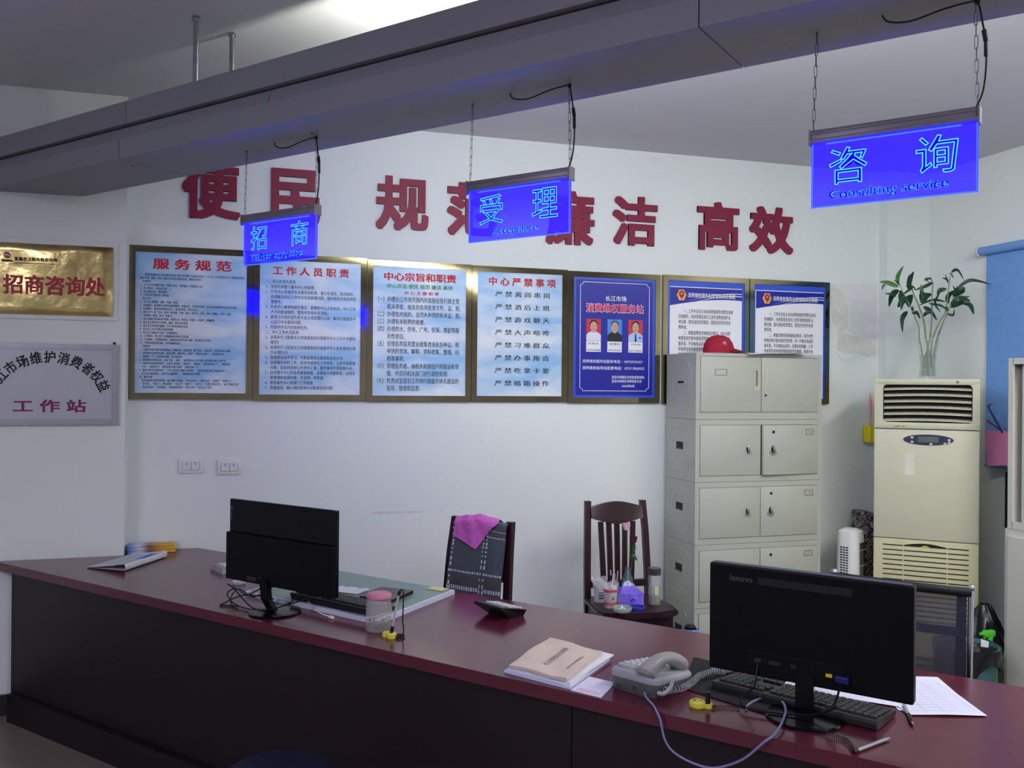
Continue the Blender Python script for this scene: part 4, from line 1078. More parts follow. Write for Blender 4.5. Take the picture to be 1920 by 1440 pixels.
pq = [Vector((2.775, 4.515, 0)), Vector((3.150, 4.50, 0)), Vector((3.19, 4.74, 0)), Vector((2.80, 4.80, 0))]
def pf(u, v):
    p = pq[0].lerp(pq[1], u).lerp(pq[3].lerp(pq[2], u), v); dr = max(0, 4.555-p.y)
    return (p.x, p.y, .0015+.002*math.sin(u*5)**2-(dr*.25*(1-u)**2 if dr > 0 else 0)+.006*max(0, .25-u)*(v > .2))
MB().grid(pf, 24, 18).build('sheet', PAPER, t, smooth=True)

# ------------------------------------------------------------------ wooden chairs
def wooden_chair(label, loc, rz):
    t = thing('wooden_chair', label, 'chair', loc, rz, group='dark wooden chairs behind the counter')
    b = MB(); n = 12; sp = []
    for x, y in ((-.195, .19), (-.215, -.10), (-.205, -.175), (-.10, -.215), (.10, -.215), (.205, -.175), (.215, -.10), (.195, .19)): sp.append((x, y))
    b.prism(sp, .444, .462); b.prism([(p[0]*.965, p[1]*.965) for p in sp], .462, .470); b.prism([(p[0]*.965, p[1]*.965) for p in sp], .436, .444)
    b.build('seat', DKWOOD, t)
    b = MB()
    b.box((0, -.170, .405), (.33, .020, .062), .003); b.box((0, .170, .405), (.33, .020, .062), .003)
    for s in (-1, 1): b.box((s*.172, 0, .405), (.020, .33, .062), .003)
    b.build('apron', DKWOOD, t)
    for s in (-1, 1):
        MB().add([(s*.175+dx*f, -.170+dy*f, z) for z, f in ((0, .014), (.374, .021)) for dx, dy in ((-1,-1), (1,-1), (1,1), (-1,1))], [(3,2,1,0), (4,5,6,7), (0,1,5,4), (1,2,6,5), (2,3,7,6), (3,0,4,7)]).build('leg', DKWOOD, t)
    def post(s):
        b = MB(); pts = [(s*.172, .185, 0), (s*.172, .180, .25), (s*.176, .178, .45), (s*.174, .192, .62), (s*.168, .212, .82), (s*.160, .238, .985)]
        for i in range(len(pts)-1):
            p, q = pts[i], pts[i+1]; fx, fy = .017, .014
            vs = [(c[0]+dx*fx, c[1]+dy*fy, c[2]) for c in (p, q) for dx, dy in ((-1,-1), (1,-1), (1,1), (-1,1))]
            b.add(vs, [(3,2,1,0), (4,5,6,7), (0,1,5,4), (1,2,6,5), (2,3,7,6), (3,0,4,7)])
        return b
    for s in (-1, 1): post(s).build('back_post', DKWOOD, t)
    b = MB()
    def crest(u, v):
        x = (u-.5)*.300; s = abs(u-.5)*2
        zt = .955+.028*max(0, math.cos(s*PI*.5))**1.2; zb = .880-.020*math.cos(s*PI*.5)+.014*s
        z = zb+(zt-zb)*v
        return (x, .232-(.02*(1-v)), z)
    b.grid(crest, 24, 6); b.grid(lambda u, v: Vector(crest(u, v))-Vector((0, .020, 0)), 24, 6)
    for f in (lambda s: (s, 0), lambda s: (s, 1)): b.grid(lambda u, v: Vector(crest(*f(u)))-Vector((0, .020*v, 0)), 24, 1)
    b.build('crest_rail', DKWOOD, t)
    MB().box((0, .186, .535), (.31, .018, .040), .003).build('lower_rail', DKWOOD, t)
    for k in range(5):
        x = (k-2)*.047; b = MB()
        pts = [(x*.86, .187, .552), (x*.93, .194, .70), (x*1.0, .208, .873)]
        for i in range(2):
            p, q = pts[i], pts[i+1]; vs = [(c[0]+dx*.015, c[1]+dy*.005, c[2]) for c in (p, q) for dx, dy in ((-1,-1), (1,-1), (1,1), (-1,1))]
            b.add(vs, [(3,2,1,0), (4,5,6,7), (0,1,5,4), (1,2,6,5), (2,3,7,6), (3,0,4,7)])
        b.build('slat', DKWOOD, t)
    return t
wc = wooden_chair('dark wooden slat back chair by the cabinets with flowers and cups on its seat', (1.955, 4.345, 0), R(-4))
c1 = CT(-2.445, 3.215, 0)
wc2 = dup(wc, c1, (0, 0, RZ), 'dark wooden chair behind the counter with a grey towel over its back')
# towel on the second chair
t = thing('towel', 'dark grey towel with white stitched checks draped over the left wooden chair', 'towel', c1, RZ)
TW = [pm('charcoal_towel', (84, 92, 94), .95, var=.14, scale=90, bump=.6, bscale=300), pm('white_stitch', (226, 226, 222), .9), pm('brown_stripe', (90, 84, 86), .95)]
PATH = [(.150, .560), (.158, .70), (.182, .84), (.200, .93), (.208, .985), (.228, .997), (.248, .985), (.240, .93), (.236, .80), (.228, .72)]
PC = cord([(0, p[0], p[1]) for p in PATH], 8)
def path_at(v):
    k = v*(len(PC)-1); i = min(int(k), len(PC)-2); return PC[i].lerp(PC[i+1], k-i), (PC[i+1]-PC[i]).normalized()
def towel_pt(x, v, off=0.):
    p, tg = path_at(v); n = Vector((0, -tg.z, tg.y))
    lift = .020*max(0, 1-abs(x)/.15)*math.exp(-((v-.5)/.14)**2); wv = .004*math.sin((x+.148)*42)*(1-v)
    q = Vector((x+.012*(p.z-.75), p.y-.003+wv-(.004 if v < .45 else 0), p.z+lift-.020))
    return q+n*off
def towel(u, v): return towel_pt(-.148+u*(.305+.02*max(0, .5-v)), v)
def tmat(u, v):
    zz = v/.5
    def dash(q, n=64): return int(q*n) % 2 == 0
    for a in (.035, .60, .66):
        if abs(u-a) < .012: return 1 if dash(v, 92) else 0
    if .612 < u < .648: return 2
    for a in (.10, .155, .62/2+.02, .375, .49):
        if abs(v-a) < .0042: return 1 if dash(u, 48) else 0
    if .108 < v < .148 or .338 < v < .368: return 2
    return 0
MB().grid(towel, 108, 150, tmat).build('cloth', TW, t, smooth=True)
t = thing('pink_cloth', 'magenta cloth folded over the grey towel on the left wooden chair', 'cloth', c1, RZ)
def pink(u, v):
    x = -.138+.245*u
    vb = .315-.065*min(1, (x+.138)/.145) if x < .007 else .25+.19*(x-.007)/.10
    vv = vb+(.66-vb)*v
    return towel_pt(x+.006*math.sin(v*7), vv, .008+.004*math.sin(u*9+v*4)**2+.006*math.sin(PI*u)*math.sin(PI*v))
MB().grid(pink, 30, 40).build('cloth', pm('magenta_cloth', (216, 108, 190), .95, var=.12, scale=50, bump=.5, bscale=90), t, smooth=True)

# ---- things on the seat of the right chair
SZ = .4706
def seat(name, label, cat, x, y, rz=0, group=None): return thing(name, label, cat, (x, y, SZ), rz, group)
CUPP = sheer('cup_plastic', (226, 222, 222), .55)
t = seat('plastic_cup', 'white plastic cup with black print in a crumpled bag, left rear of the seat', 'cup', 1.815, 4.415)
MB().lathe([(0, 0), (.027, 0), (.028, .01), (.034, .098), (.032, .098), (.026, .012), (0, .012)], n=24).build('body', pm('milky_plastic', (214, 212, 214), .4, var=.04), t, smooth=True)
b = MB()
for r_ in range(3):
    for k in range(4): b.box((-.014+k*.0075, -.0322, .026+r_*.014), (.005, .0012, .007 if r_ < 2 else .004))
b.build('print', INK, t)
def bagf(u, v):
    a = 2*PI*u; r_ = .035+.006*v+.005*math.sin(a*5+v*7)*(.3+v); return (r_*math.cos(a), r_*math.sin(a), .072+.052*v+.008*math.sin(a*3)*v)
MB().grid(bagf, 30, 8).build('bag', sheer('thin_plastic_bag', (236, 236, 238), .42), t, smooth=True)
t = seat('plastic_cup', 'plastic cup with two red bands and a white straw, left front of the seat', 'cup', 1.822, 4.285)
MB().lathe([(0, 0), (.031, 0), (.032, .01), (.038, .108), (.036, .108), (.030, .012), (0, .012)], n=28).build('body', CUPP, t, smooth=True)
b = MB()
for z_, hh in ((.016, .016), (.083, .014)): b.lathe([(.0322+.0062*(z_/.108), z_), (.0322+.0062*((z_+hh)/.108), z_+hh)], n=28); b.f = b.f[:-2] if False else b.f
b.build('red_band', pm('salmon_print', (212, 92, 92), .5), t, smooth=True)
def cupbag(u, v):
    a = 2*PI*u; r_ = .040-.006*v+.004*math.sin(a*4+v*3); return (r_*math.cos(a), r_*math.sin(a), .100+.030*v+.010*math.sin(a*2+1)*v)
MB().grid(cupbag, 28, 6).build('crumpled_lid_film', sheer('white_film', (236, 236, 238), .6), t, smooth=True)
MB().cyl((.002, .004, .02), (.020, .01, .172), .003, n=8).build('straw', WHITE, t, smooth=True)
letters('print', '人', INK, t, (-.010, .010, .042, .062), -.0372, bold=.0, res=1)
t = seat('tissue_box', 'purple flower printed tissue box with a peaked white tissue on the chair seat', 'tissue box', 1.948, 4.335, R(-8))
PURB = pm('purple_flower_print', (122, 100, 214), .5, var=.35, scale=22)
b = MB(); b.add([(x, y, z) for z, f in ((0, 1), (.062, 1)) for x, y in ((-.066, -.055), (.066, -.055), (.066, .055), (-.066, .055))], [(3,2,1,0), (0,1,5,4), (1,2,6,5), (2,3,7,6), (3,0,4,7)])
b.add([(-.066, -.055, .062), (.066, -.055, .062), (.066, .055, .062), (-.066, .055, .062), (-.034, -.006, .092), (.034, -.006, .092), (.034, .006, .092), (-.034, .006, .092)], [(0,1,5,4), (1,2,6,5), (2,3,7,6), (3,0,4,7), (4,5,6,7)])
b.build('carton', PURB, t)
MB().box((-.0668, 0, .031), (.001, .106, .058)).build('white_end', PRINTW, t)
MB().tube([(.006+.013*math.cos(k*.55)*(1-k*.035), -.0556, .026+.013*math.sin(k*.55)*(1-k*.035)) for k in range(20)], .0016, 5).build('spiral_print', NAVY, t)
def tis(u, v): return (-.038+.076*u*(1-.25*v)+.008*v, (-.010+.020*abs(math.sin(u*6)))*(1-.4*v), .088+.036*v*(1-abs(u-.42)*1.1)+.003*math.sin(u*15))
MB().grid(tis, 20, 8).build('tissue', PAPER, t, smooth=True)
t = seat('ashtray', 'round faceted glass ashtray at the front edge of the chair seat', 'ashtray', 1.845, 4.185)
MB().lathe([(0, 0), (.040, 0), (.048, .006), (.052, .022), (.047, .026), (.043, .022), (.036, .008), (0, .008)], n=18).build('bowl', sheer('pressed_glass', (190, 200, 190), .45, gloss=.05), t)
b = MB()
for k, (x, y, a) in enumerate(((-.012, .004, .3), (.008, .014, 1.4), (.016, -.006, 2.3))): b.cyl((x, y, .013), (x+.022*math.cos(a), y+.022*math.sin(a), .020), .004, n=8)
b.build('cigarette_stub', WHITE, t)
t = seat('tea_bottle', 'clear tea bottle with a dark lid and leaves inside, right side of the chair seat', 'bottle', 2.073, 4.285)
MB().lathe([(0, 0), (.031, 0), (.033, .004), (.033, .150), (.030, .156), (.030, .160), (.028, .160), (.030, .150), (.030, .006), (0, .006)], n=28).build('body', sheer('bottle_glass', (225, 230, 226), .16, gloss=.04), t, smooth=True)
MB().lathe([(0, .158), (.034, .158), (.034, .190), (.031, .193), (0, .193)], n=28).build('lid', pm('dark_steel_lid', (90, 90, 92), .3, .6), t, smooth=True)
MB().lathe([(0, .0065), (.0295, .0065), (.0295, .040), (.027, .046), (0, .044)], n=24).build('tea_leaves', pm('tea_leaves', (112, 108, 68), .8, var=.4, scale=90), t, smooth=True)
MB().lathe([(0, .0465), (.0290, .0465), (.0290, .100), (0, .100)], n=24).build('tea', sheer('pale_tea', (196, 190, 150), .35), t, smooth=True)
MB().box((-.004, -.0335, .078), (.022, .001, .045)).build('label', pm('pale_label', (206, 206, 170), .6), t)
t = seat('pen_cup', 'small pen cup holding several pens at the back of the chair seat', 'pen cup', 1.915, 4.455)
MB().lathe([(0, 0), (.027, 0), (.028, .004), (.029, .090), (.027, .090), (.025, .006), (0, .006)], n=24).build('cup', pm('olive_cup', (150, 144, 112), .5), t, smooth=True)
for k in range(6):
    a = k*1.05+.3
    MB().cyl((.008*math.cos(a), .008*math.sin(a), .008), (.022*math.cos(a), .018*math.sin(a), .128+.012*(k % 3)), .0042, n=8).build('pen', (BLACK, PENC, SIL)[k % 3], t, smooth=True)
t = seat('flower_bottle', 'plastic bottle used as a vase behind the purple tissue box', 'bottle', 1.985, 4.435)
MB().lathe([(0, 0), (.030, 0), (.032, .006), (.031, .03), (.032, .085), (.028, .110), (.014, .150), (.0125, .170), (.011, .170), (.012, .150), (.026, .108), (.030, .085), (.029, .008), (0, .006)], n=24).build('body', sheer('bottle_green_glass', (120, 150, 150), .25, gloss=.05), t, smooth=True)
MB().lathe([(.0315, .035), (.0325, .037), (.0325, .083), (.0315, .085)], n=24).build('label', pm('sky_label', (110, 150, 200), .5, var=.2, scale=40), t, smooth=True)
MB().tube([(.0135*math.cos(2*PI*k/18), .0135*math.sin(2*PI*k/18), .166) for k in range(18)], .002, 6, closed=True).build('neck_ring', pm('blue_ring', (50, 90, 180), .4), t, smooth=True)
STEM = pm('flower_stem', (58, 92, 60), .6); LEAF = pm('dark_leaf', (38, 74, 44), .45, var=.2, scale=25)
def rose(name, label, base, topp, col, cat='flower'):
    t = seat(name, label, cat, 1.985, 4.435)
    B = Vector(base); Tp = Vector(topp)
    MB().tube(cord([B, B.lerp(Tp, .5)+Vector((.004, 0, 0)), Tp], 6), .0022, 6).build('stem', STEM, t, smooth=True)
    pm_ = pm(name+'_petal', col, .7, var=.15, scale=60); random.seed(len(name))
    for ring, (nn, r_, hh, op) in enumerate(((3, .008, .036, .10), (5, .013, .038, .28), (6, .018, .036, .55))):
        for k in range(nn):
            a0 = 2*PI*k/nn+ring*.5
            def pet(u, v):
                a = a0+(u-.5)*2.2*(PI/nn); rr_ = .004+(r_*(.55+.45*v*op*1.6)); return Tp+Vector((rr_*math.cos(a), rr_*math.sin(a), -.012+hh*v*(1-.35*(2*u-1)**2)+.004*op))
            MB().grid(pet, 8, 6).build('petal', pm_, t, smooth=True)
    return t
rt_ = rose('pink_rose', 'pale pink artificial rose in the bottle on the chair', (-.003, .0, .012), (-.014, -.010, .385), (238, 186, 206))
rd_ = rose('red_rose', 'dark red rose leaning right in the bottle on the chair', (.004, .002, .012), (.026, -.015, .315), (84, 22, 48))
def leafblade(pts, w, n=12):
    P = cord([Vector(p) for p in pts], 5); m_ = len(P)
    side = Vector((0, 0, 0))
    b = MB(); vs = []
    for i, p in enumerate(P):
        tdir = (P[min(i+1, m_-1)]-P[max(i-1, 0)]).normalized(); s = tdir.cross(Vector((.25, -1, .25)).normalized()); s = s.normalized() if s.length > .1 else Vector((1, 0, 0))
        ww = w*math.sin(PI*min(.98, max(.03, (i+.25)/(m_-.3)))**.75); nn = tdir.cross(s)
        vs += [p-s*ww+nn*ww*.35, p, p+s*ww+nn*ww*.35]
    fs = []
    for i in range(m_-1): fs += [(i*3, i*3+1, i*3+4, i*3+3), (i*3+1, i*3+2, i*3+5, i*3+4)]
    return b.add(vs, fs)
for pts in (((.014, 0, .24), (.03, -.01, .262), (.040, -.012, .29)), ((.012, 0, .215), (.035, -.01, .228), (.052, -.012, .205))):
    leafblade(pts, .013).build('leaf', LEAF, rd_, smooth=True)
t = seat('tape_ring', 'blue ring lying flat beside the ashtray on the chair seat', 'ring', 1.948, 4.225)
MB().lathe([(.034, 0), (.041, 0), (.041, .012), (.034, .012), (.034, 0)], n=30).build('ring', pm('blue_tape', (44, 58, 150), .35), t)

# thermos on the floor
t = thing('thermos_flask', 'blue flask with a black stopper on the floor beside the cabinets', 'flask', (2.115, 3.965, 0))
BLF = pm('blue_enamel', (92, 130, 216), .3, var=.04)
MB().lathe([(0, 0), (.062, 0), (.064, .01), (.064, .27), (.05, .31), (.038, .335), (.036, .365), (.030, .372), (.030, .36), (0, .36)], n=28).build('body', BLF, t, smooth=True)
MB().lathe([(0, .35), (.022, .35), (.024, .382), (.018, .388), (0, .388)], n=20).build('stopper', BLACK, t, smooth=True)
MB().tube([(.064, 0, .26), (.10, 0, .24), (.105, 0, .16), (.064, 0, .11)], .008, 8).build('handle', BLF, t, smooth=True)

t.scale = (1.14, 1.14, 1.14)
# ------------------------------------------------------------------ floor standing air conditioner
AZ = 1.680
ac = thing('air_conditioner', 'tall ivory floor standing air conditioner in the back right corner', 'air conditioner', (3.588, 4.459, 0), R(-41.25))
w, d = .556, .34
b = MB(); b.box((w/2, d/2+.010, AZ/2), (w-.004, d-.02, AZ-.004), .012); b.build('cabinet_body', ACM2, ac, smooth=True)
b = MB(); zt0, zt1 = 1.388, AZ; gx0, gx1, gz0, gz1 = .048, .518, 1.425, 1.645
b.box((w/2, -.006, (zt1+gz1)/2), (w, .05, zt1-gz1), .006); b.box((w/2, -.006, (zt0+gz0)/2), (w, .05, gz0-zt0), .004)
b.box((gx0/2, -.0056, (gz0+gz1)/2), (gx0-.0006, .0484, gz1-gz0+.012)); b.box(((gx1+w)/2, -.0056, (gz0+gz1)/2), (w-gx1-.0006, .0484, gz1-gz0+.012))
# rounded inner corners
for sx, sz, x, z in ((1, 1, gx0, gz0), (-1, 1, gx1, gz0), (1, -1, gx0, gz1), (-1, -1, gx1, gz1)):
    rc = .022; pts = [(x, z)]+[(x+sx*rc*(1-math.cos(k*PI/16)), z+sz*rc*(1-math.sin(k*PI/16))) for k in range(9)]
    b.prism(pts, -.0296, .012, 'y')
b.build('outlet_frame', ACM, ac, smooth=True)
MB().box(((gx0+gx1)/2, .0175, (gz0+gz1)/2), (gx1-gx0+.01, .004, gz1-gz0+.01)).build('dark_duct', HOLE, ac)
for k in range(6):
    z = gz1-.024-k*.0365
    def lv(u, v, z=z): return (gx0+.004+(gx1-gx0-.008)*u, -.022+.028*v, z+.010*math.sin(PI*u)*(.6)+.010*v-.005)
    b = MB().grid(lv, 20, 2); b.grid(lambda u, v: Vector(lv(u, v))-Vector((0, 0, .0045)), 20, 2); b.grid(lambda u, v: Vector(lv(u, 0))-Vector((0, 0, .0045*v)), 20, 1)
    b.build('louver', ACM, ac, smooth=True)
b = MB()
for k in range(9): b.box((gx0+.05+k*.047, .006, (gz0+gz1)/2), (.003, .012, gz1-gz0-.01))
b.build('guide_vanes', BLACKM, ac)
MB().box((w/2, -.004, (1.385+.742)/2), (w, .042, 1.385-.742-.002), .006).build('middle_panel', ACM, ac, smooth=True)
b = MB(); zl0, zl1 = .06, .740
b.box((w/2, -.0015, (zl0+zl1)/2), (w, .036, zl1-zl0), .006); b.build('intake_panel', ACM2, ac, smooth=True)
b = MB()
for k in range(17):
    z = .702-k*.0288
    for xa, xb in ((.052, .160), (.166, .392), (.398, .505)): b.box(((xa+xb)/2, -.0197, z), (xb-xa, .002, .0065))
b.build('intake_slot', pm('dark_slot', (34, 32, 26), .7), ac)
b = MB(); b.prism([(.16+.236*k/12, .705+.016*math.sin(PI*k/12)) for k in range(13)], -.0212, -.0195, 'y'); b.build('pull_recess', HOLE, ac)
MB().prism([(.255+.05*k/8, .700+.010*math.sin(PI*k/8)) for k in range(9)], -.0222, -.0213, 'y').build('badge', YEL, ac)
b = MB(); n = 40; b.prism([(.290+.133*math.cos(2*PI*k/n), 1.326+.031*math.sin(2*PI*k/n)) for k in range(n)], -.0285, -.024, 'y'); dpn = b.build('control_panel', pm('slate_panel', (52, 58, 78), .3), ac, smooth=True)
MB().box((.290, -.0290, 1.328), (.108, .001, .034), .0004).build('display', pm('lcd_panel', (96, 108, 104), .15), dpn)
for x, z in ((.205, 1.338), (.205, 1.312), (.378, 1.307), (.400, 1.328), (.400, 1.314), (.305, 1.302)):
    b = MB().cyl((x, -.0284, z), (x, -.0300, z), .0085, n=12)
    for p in b.v: p.z = z+(p.z-z)*.7
    b.build('button', pm('pale_button', (206, 208, 206), .4), dpn)
MB().cyl((.283, -.0284, 1.302), (.283, -.0298, 1.302), .006, n=10).build('button', BLUEP, dpn)
MB().box((.193, -.0255, 1.180), (.050, .001, .125), .0004).build('energy_sticker', pm('faded_sticker', (216, 214, 200), .4), ac)
b = MB(); b.box((.125, -.0315, 1.4015), (.030, .001, .0035)); b.box((.158, -.0315, 1.4015), (.016, .001, .0035)); b.build('brand_mark', INK, ac)
b = MB().cyl((.440, -.0305, 1.662), (.440, -.0325, 1.662), .008, n=14); b.build('sensor', pm('grey_sensor', (110, 104, 94), .5), ac)
b = MB(); b.box((.50, -.022, 1.06), (.0, .0, .0)) if False else None

# vase with lucky bamboo on top
vp = Vector((3.588, 4.459, 0))+Vector((.752, -.659, 0))*.287+Vector((.659, .752, 0))*.155
vs_ = thing('glass_vase', 'tall clear fluted glass vase standing on the air conditioner', 'vase', (vp.x, vp.y, AZ+.0006))
b = MB(); n = 48; levels = [(.050, 0), (.049, .01), (.044, .06), (.043, .10), (.048, .15), (.056, .20), (.064, .242)]
def ring(r_, z, flute): return [((r_+flute*math.cos(12*2*PI*k/n))*math.cos(2*PI*k/n), (r_+flute*math.cos(12*2*PI*k/n))*math.sin(2*PI*k/n), z) for k in range(n)]
vs = []; fs = []
LV = levels+[(r_-.003, z) for r_, z in reversed(levels[1:])]
for r_, z in LV: vs += ring(r_, z, .0022)
for i in range(len(LV)-1): fs += [(i*n+k, i*n+(k+1) % n, (i+1)*n+(k+1) % n, (i+1)*n+k) for k in range(n)]
fs.append(tuple(range(n-1, -1, -1))); b.add(vs, fs)
b.build('glass', sheer('vase_glass', (220, 232, 226), .10, gloss=.03), vs_, smooth=True)
b = MB().lathe([(0, .012), (.044, .012), (.040, .06), (.039, .10), (.043, .145), (0, .145)], n=32); b.build('water', sheer('green_water', (150, 172, 150), .22, gloss=.03), vs_, smooth=True)
pl = thing('lucky_bamboo', 'lucky bamboo with long drooping dark green leaves in the glass vase', 'plant', (vp.x, vp.y, AZ+.0006), R(-16.6))
K = .003105*.1805          # metres per pixel of the sketch below, drawn in the plane facing the hall
def sk(x, y, dep=0): return Vector(((x-650)*K, dep, (1372-y)*K))
STK = pm('bamboo_cane', (118, 132, 96), .5, var=.3, scale=30); STKD = pm('bamboo_base', (60, 82, 52), .5, var=.2, scale=30)
LEAFB = pm('bamboo_leaf', (26, 62, 38), .42, var=.25, scale=20); LEAFC = pm('fresh_bamboo_leaf', (62, 118, 48), .42, var=.2, scale=20)
random.seed(11)
stems = [([(620, 1330), (560, 1000), (545, 930), (540, 820), (490, 690), (430, 560), (380, 470), (340, 370)], -.015, .0042), ([(655, 1330), (625, 1000), (610, 940), (592, 770), (530, 580), (475, 450), (458, 340)], -.025, .0068),
         ([(640, 1330), (668, 1000), (682, 940), (700, 740), (700, 480), (706, 350)], .02, .0066), ([(665, 1330), (690, 1000), (702, 930), (752, 800), (832, 650), (862, 420), (880, 300), (905, 222)], .0, .005), ([(650, 1330), (720, 1000), (735, 940), (800, 760), (850, 650), (915, 500), (958, 420)], -.02, .0066)]
for pts, dep, r_ in stems:
    c = cord([sk(x, y, dep*(1-.6*i/len(pts))) for i, (x, y) in enumerate(pts)], 5); n_ = len(c)
    rr = [r_*(1.15-.75*i/n_)*(1.22 if i % 6 == 0 else 1) for i in range(n_)]
    MB().tube(c, rr, 8).build('stem', STK, pl, smooth=True)
LV_ = [((330, 385), (230, 345), (130, 335), 17), ((335, 360), (360, 260), (412, 155), 15), ((345, 370), (330, 340), (285, 312), 7), ((300, 490), (240, 472), (160, 466), 9), ((330, 420), (290, 480), (268, 595), 20), ((345, 450), (330, 540), (312, 645), 20),
       ((400, 500), (350, 560), (322, 610), 20), ((460, 430), (450, 330), (464, 230), 20), ((485, 420), (500, 330), (532, 228), 13), ((470, 470), (470, 530), (470, 600), 30), ((480, 600), (440, 620), (405, 665), 12), ((430, 650), (360, 730), (338, 880), 16),
       ((560, 720), (500, 670), (425, 680), 15), ((580, 510), (550, 440), (525, 372), 13), ((575, 560), (640, 480), (718, 456), 22), ((560, 440), (600, 460), (580, 530), 24), ((600, 600), (690, 640), (762, 738), 17), ((605, 705), (620, 670), (648, 655), 14),
       ((700, 340), (705, 300), (735, 262), 20), ((710, 335), (640, 375), (555, 408), 11), ((690, 330), (640, 300), (565, 330), 7), ((862, 345), (800, 310), (735, 308), 8), ((850, 405), (790, 420), (760, 500), 14), ((765, 470), (750, 560), (802, 655), 9),
       ((850, 540), (760, 510), (620, 572), 9), ((640, 565), (720, 590), (795, 648), 9), ((905, 222), (1000, 190), (1062, 298), 10), ((890, 240), (935, 238), (952, 285), 7), ((955, 390), (1080, 315), (1300, 362), 11), ((870, 560), (880, 480), (930, 420), 17),
       ((910, 490), (950, 430), (985, 400), 30), ((975, 405), (1000, 450), (996, 520), 18), ((880, 605), (960, 530), (1035, 545), 30), ((975, 530), (1040, 580), (1052, 690), 22), ((860, 670), (930, 680), (918, 618), 8), ((870, 330), (850, 290), (828, 245), 5),
       ((850, 650), (835, 610), (810, 620), 10), ((930, 520), (1000, 500), (1080, 486), 6), ((370, 470), (440, 400), (390, 370), 8), ((400, 380), (450, 390), (470, 440), 8), ((430, 500), (410, 430), (450, 430), 14), ((935, 420), (930, 390), (938, 360), 7), ((185, 368), (140, 390), (122, 435), 6)]
for i, (a, c, e, wd_) in enumerate(LV_):
    dp_ = random.uniform(-.05, .05); d2 = dp_+random.uniform(-.06, .06)
    o = leafblade([sk(*a, dp_*.3), sk(*c, (dp_+d2)/2), sk(*e, d2)], wd_*K*1.75)
    o.build('leaf', LEAFC if i in (0, 1, 13, 18) else LEAFB, pl, smooth=True)
b = MB(); random.seed(5)
for k in range(16):
    a = random.random()*6.28; r_ = random.uniform(.005, .03); b.tube(cord([(r_*.4*math.cos(a), r_*.4*math.sin(a), .17), (r_*math.cos(a+.4), r_*math.sin(a+.4), .10), (r_*math.cos(a+1), r_*math.sin(a+1), .02)], 4), .0025, 5)
b.build('root', STKD, pl, smooth=True)

# ------------------------------------------------------------------ things around the air conditioner
t = thing('bottle_brush', 'yellow sponge brush with an orange handle hanging on the wall left of the air conditioner', 'brush', (3.925, W-.045, 1.27))
b = MB(); n = 24; pts = [((.036+.005*math.cos(6*2*PI*k/n))*math.cos(2*PI*k/n), (.036+.005*math.cos(6*2*PI*k/n))*math.sin(2*PI*k/n)) for k in range(n)]
b.prism(pts, 0, .105); b.build('sponge', pm('yellow_sponge', (230, 216, 40), .95, var=.1, scale=80, bump=.5, bscale=150), t, smooth=True)
MB().tube([(.0, 0, .10), (.018, .01, .20), (.030, .028, .275), (.032, .034, .30)], [.004, .005, .007, .004], 8).build('handle', pm('orange_plastic', (246, 130, 100), .5), t, smooth=True)
MB().tube([(.032, .034, .298), (.033, .038, .315), (.033, .0445, .318)], .002, 6).build('hook', CHROME, t)
t = thing('tower_fan', 'white tower fan with black vents between the cabinets and the air conditioner', 'fan', (3.565, 4.64, 0), R(28))
b = loft([(rrect(.165, .15, .05), .02), (rrect(.155, .14, .045), .05), (rrect(.150, .135, .045), .70), (rrect(.140, .125, .04), .745), (rrect(.08, .07, .03), .762)])
b.build('housing', WHITE, t, smooth=True)
b = loft([(rrect(.24, .22, .08), 0), (rrect(.22, .20, .08), .02)]); b.build('base', WHITE, t)
b = MB()
for k in range(7): b.box((-.020+k*.0115, -.0672, .40), (.0065, .004, .56))
b.build('front_grille', HOLE, t)
b = MB()
for k in range(6): b.box((.0145, -.070, .16+k*.095), (.084, .003, .003))
b.build('grille_bar', WHITE, t)
b = MB()
for r_ in range(34):
    for c in (-1, 0, 1): b.box((-.0755, .005+c*.018, .14+r_*.0155), (.003, .013, .008))
b.build('side_vent', HOLE, t)
t = thing('patterned_board', 'tall folded stand covered in black and brown patterned cloth behind the white fan', 'folded stand', (3.815, 4.845, 0))
def patmat():
    mt = bpy.data.materials.new('patterned_cloth'); mt.use_nodes = True; N = mt.node_tree.nodes; L = mt.node_tree.links; b = N['Principled BSDF']
    tc = N.new('ShaderNodeTexCoord'); nz = N.new('ShaderNodeTexNoise'); nz.inputs['Scale'].default_value = 20; nz.inputs['Distortion'].default_value = 3; nz.inputs['Detail'].default_value = 1
    L.new(tc.outputs['Object'], nz.inputs['Vector']); rp = N.new('ShaderNodeValToRGB'); rp.color_ramp.interpolation = 'CONSTANT'; e = rp.color_ramp.elements
    e[0].color = lin((36, 32, 34))+(1,); e[1].position = .47; e[1].color = lin((138, 124, 126))+(1,); x = e.new(.60); x.color = lin((60, 48, 50))+(1,); y = e.new(.66); y.color = lin((184, 174, 172))+(1,)
    L.new(nz.outputs['Fac'], rp.inputs['Fac']); L.new(rp.outputs['Color'], b.inputs['Base Color']); b.inputs['Roughness'].default_value = .9; return mt
PAT = patmat()
MB().box((-.035, -.02, .42), (.075, .10, .84), .012).build('cover', PAT, t, smooth=True); MB().box((.045, .0, .41), (.075, .11, .82), .012).build('cover', PAT, t, smooth=True)

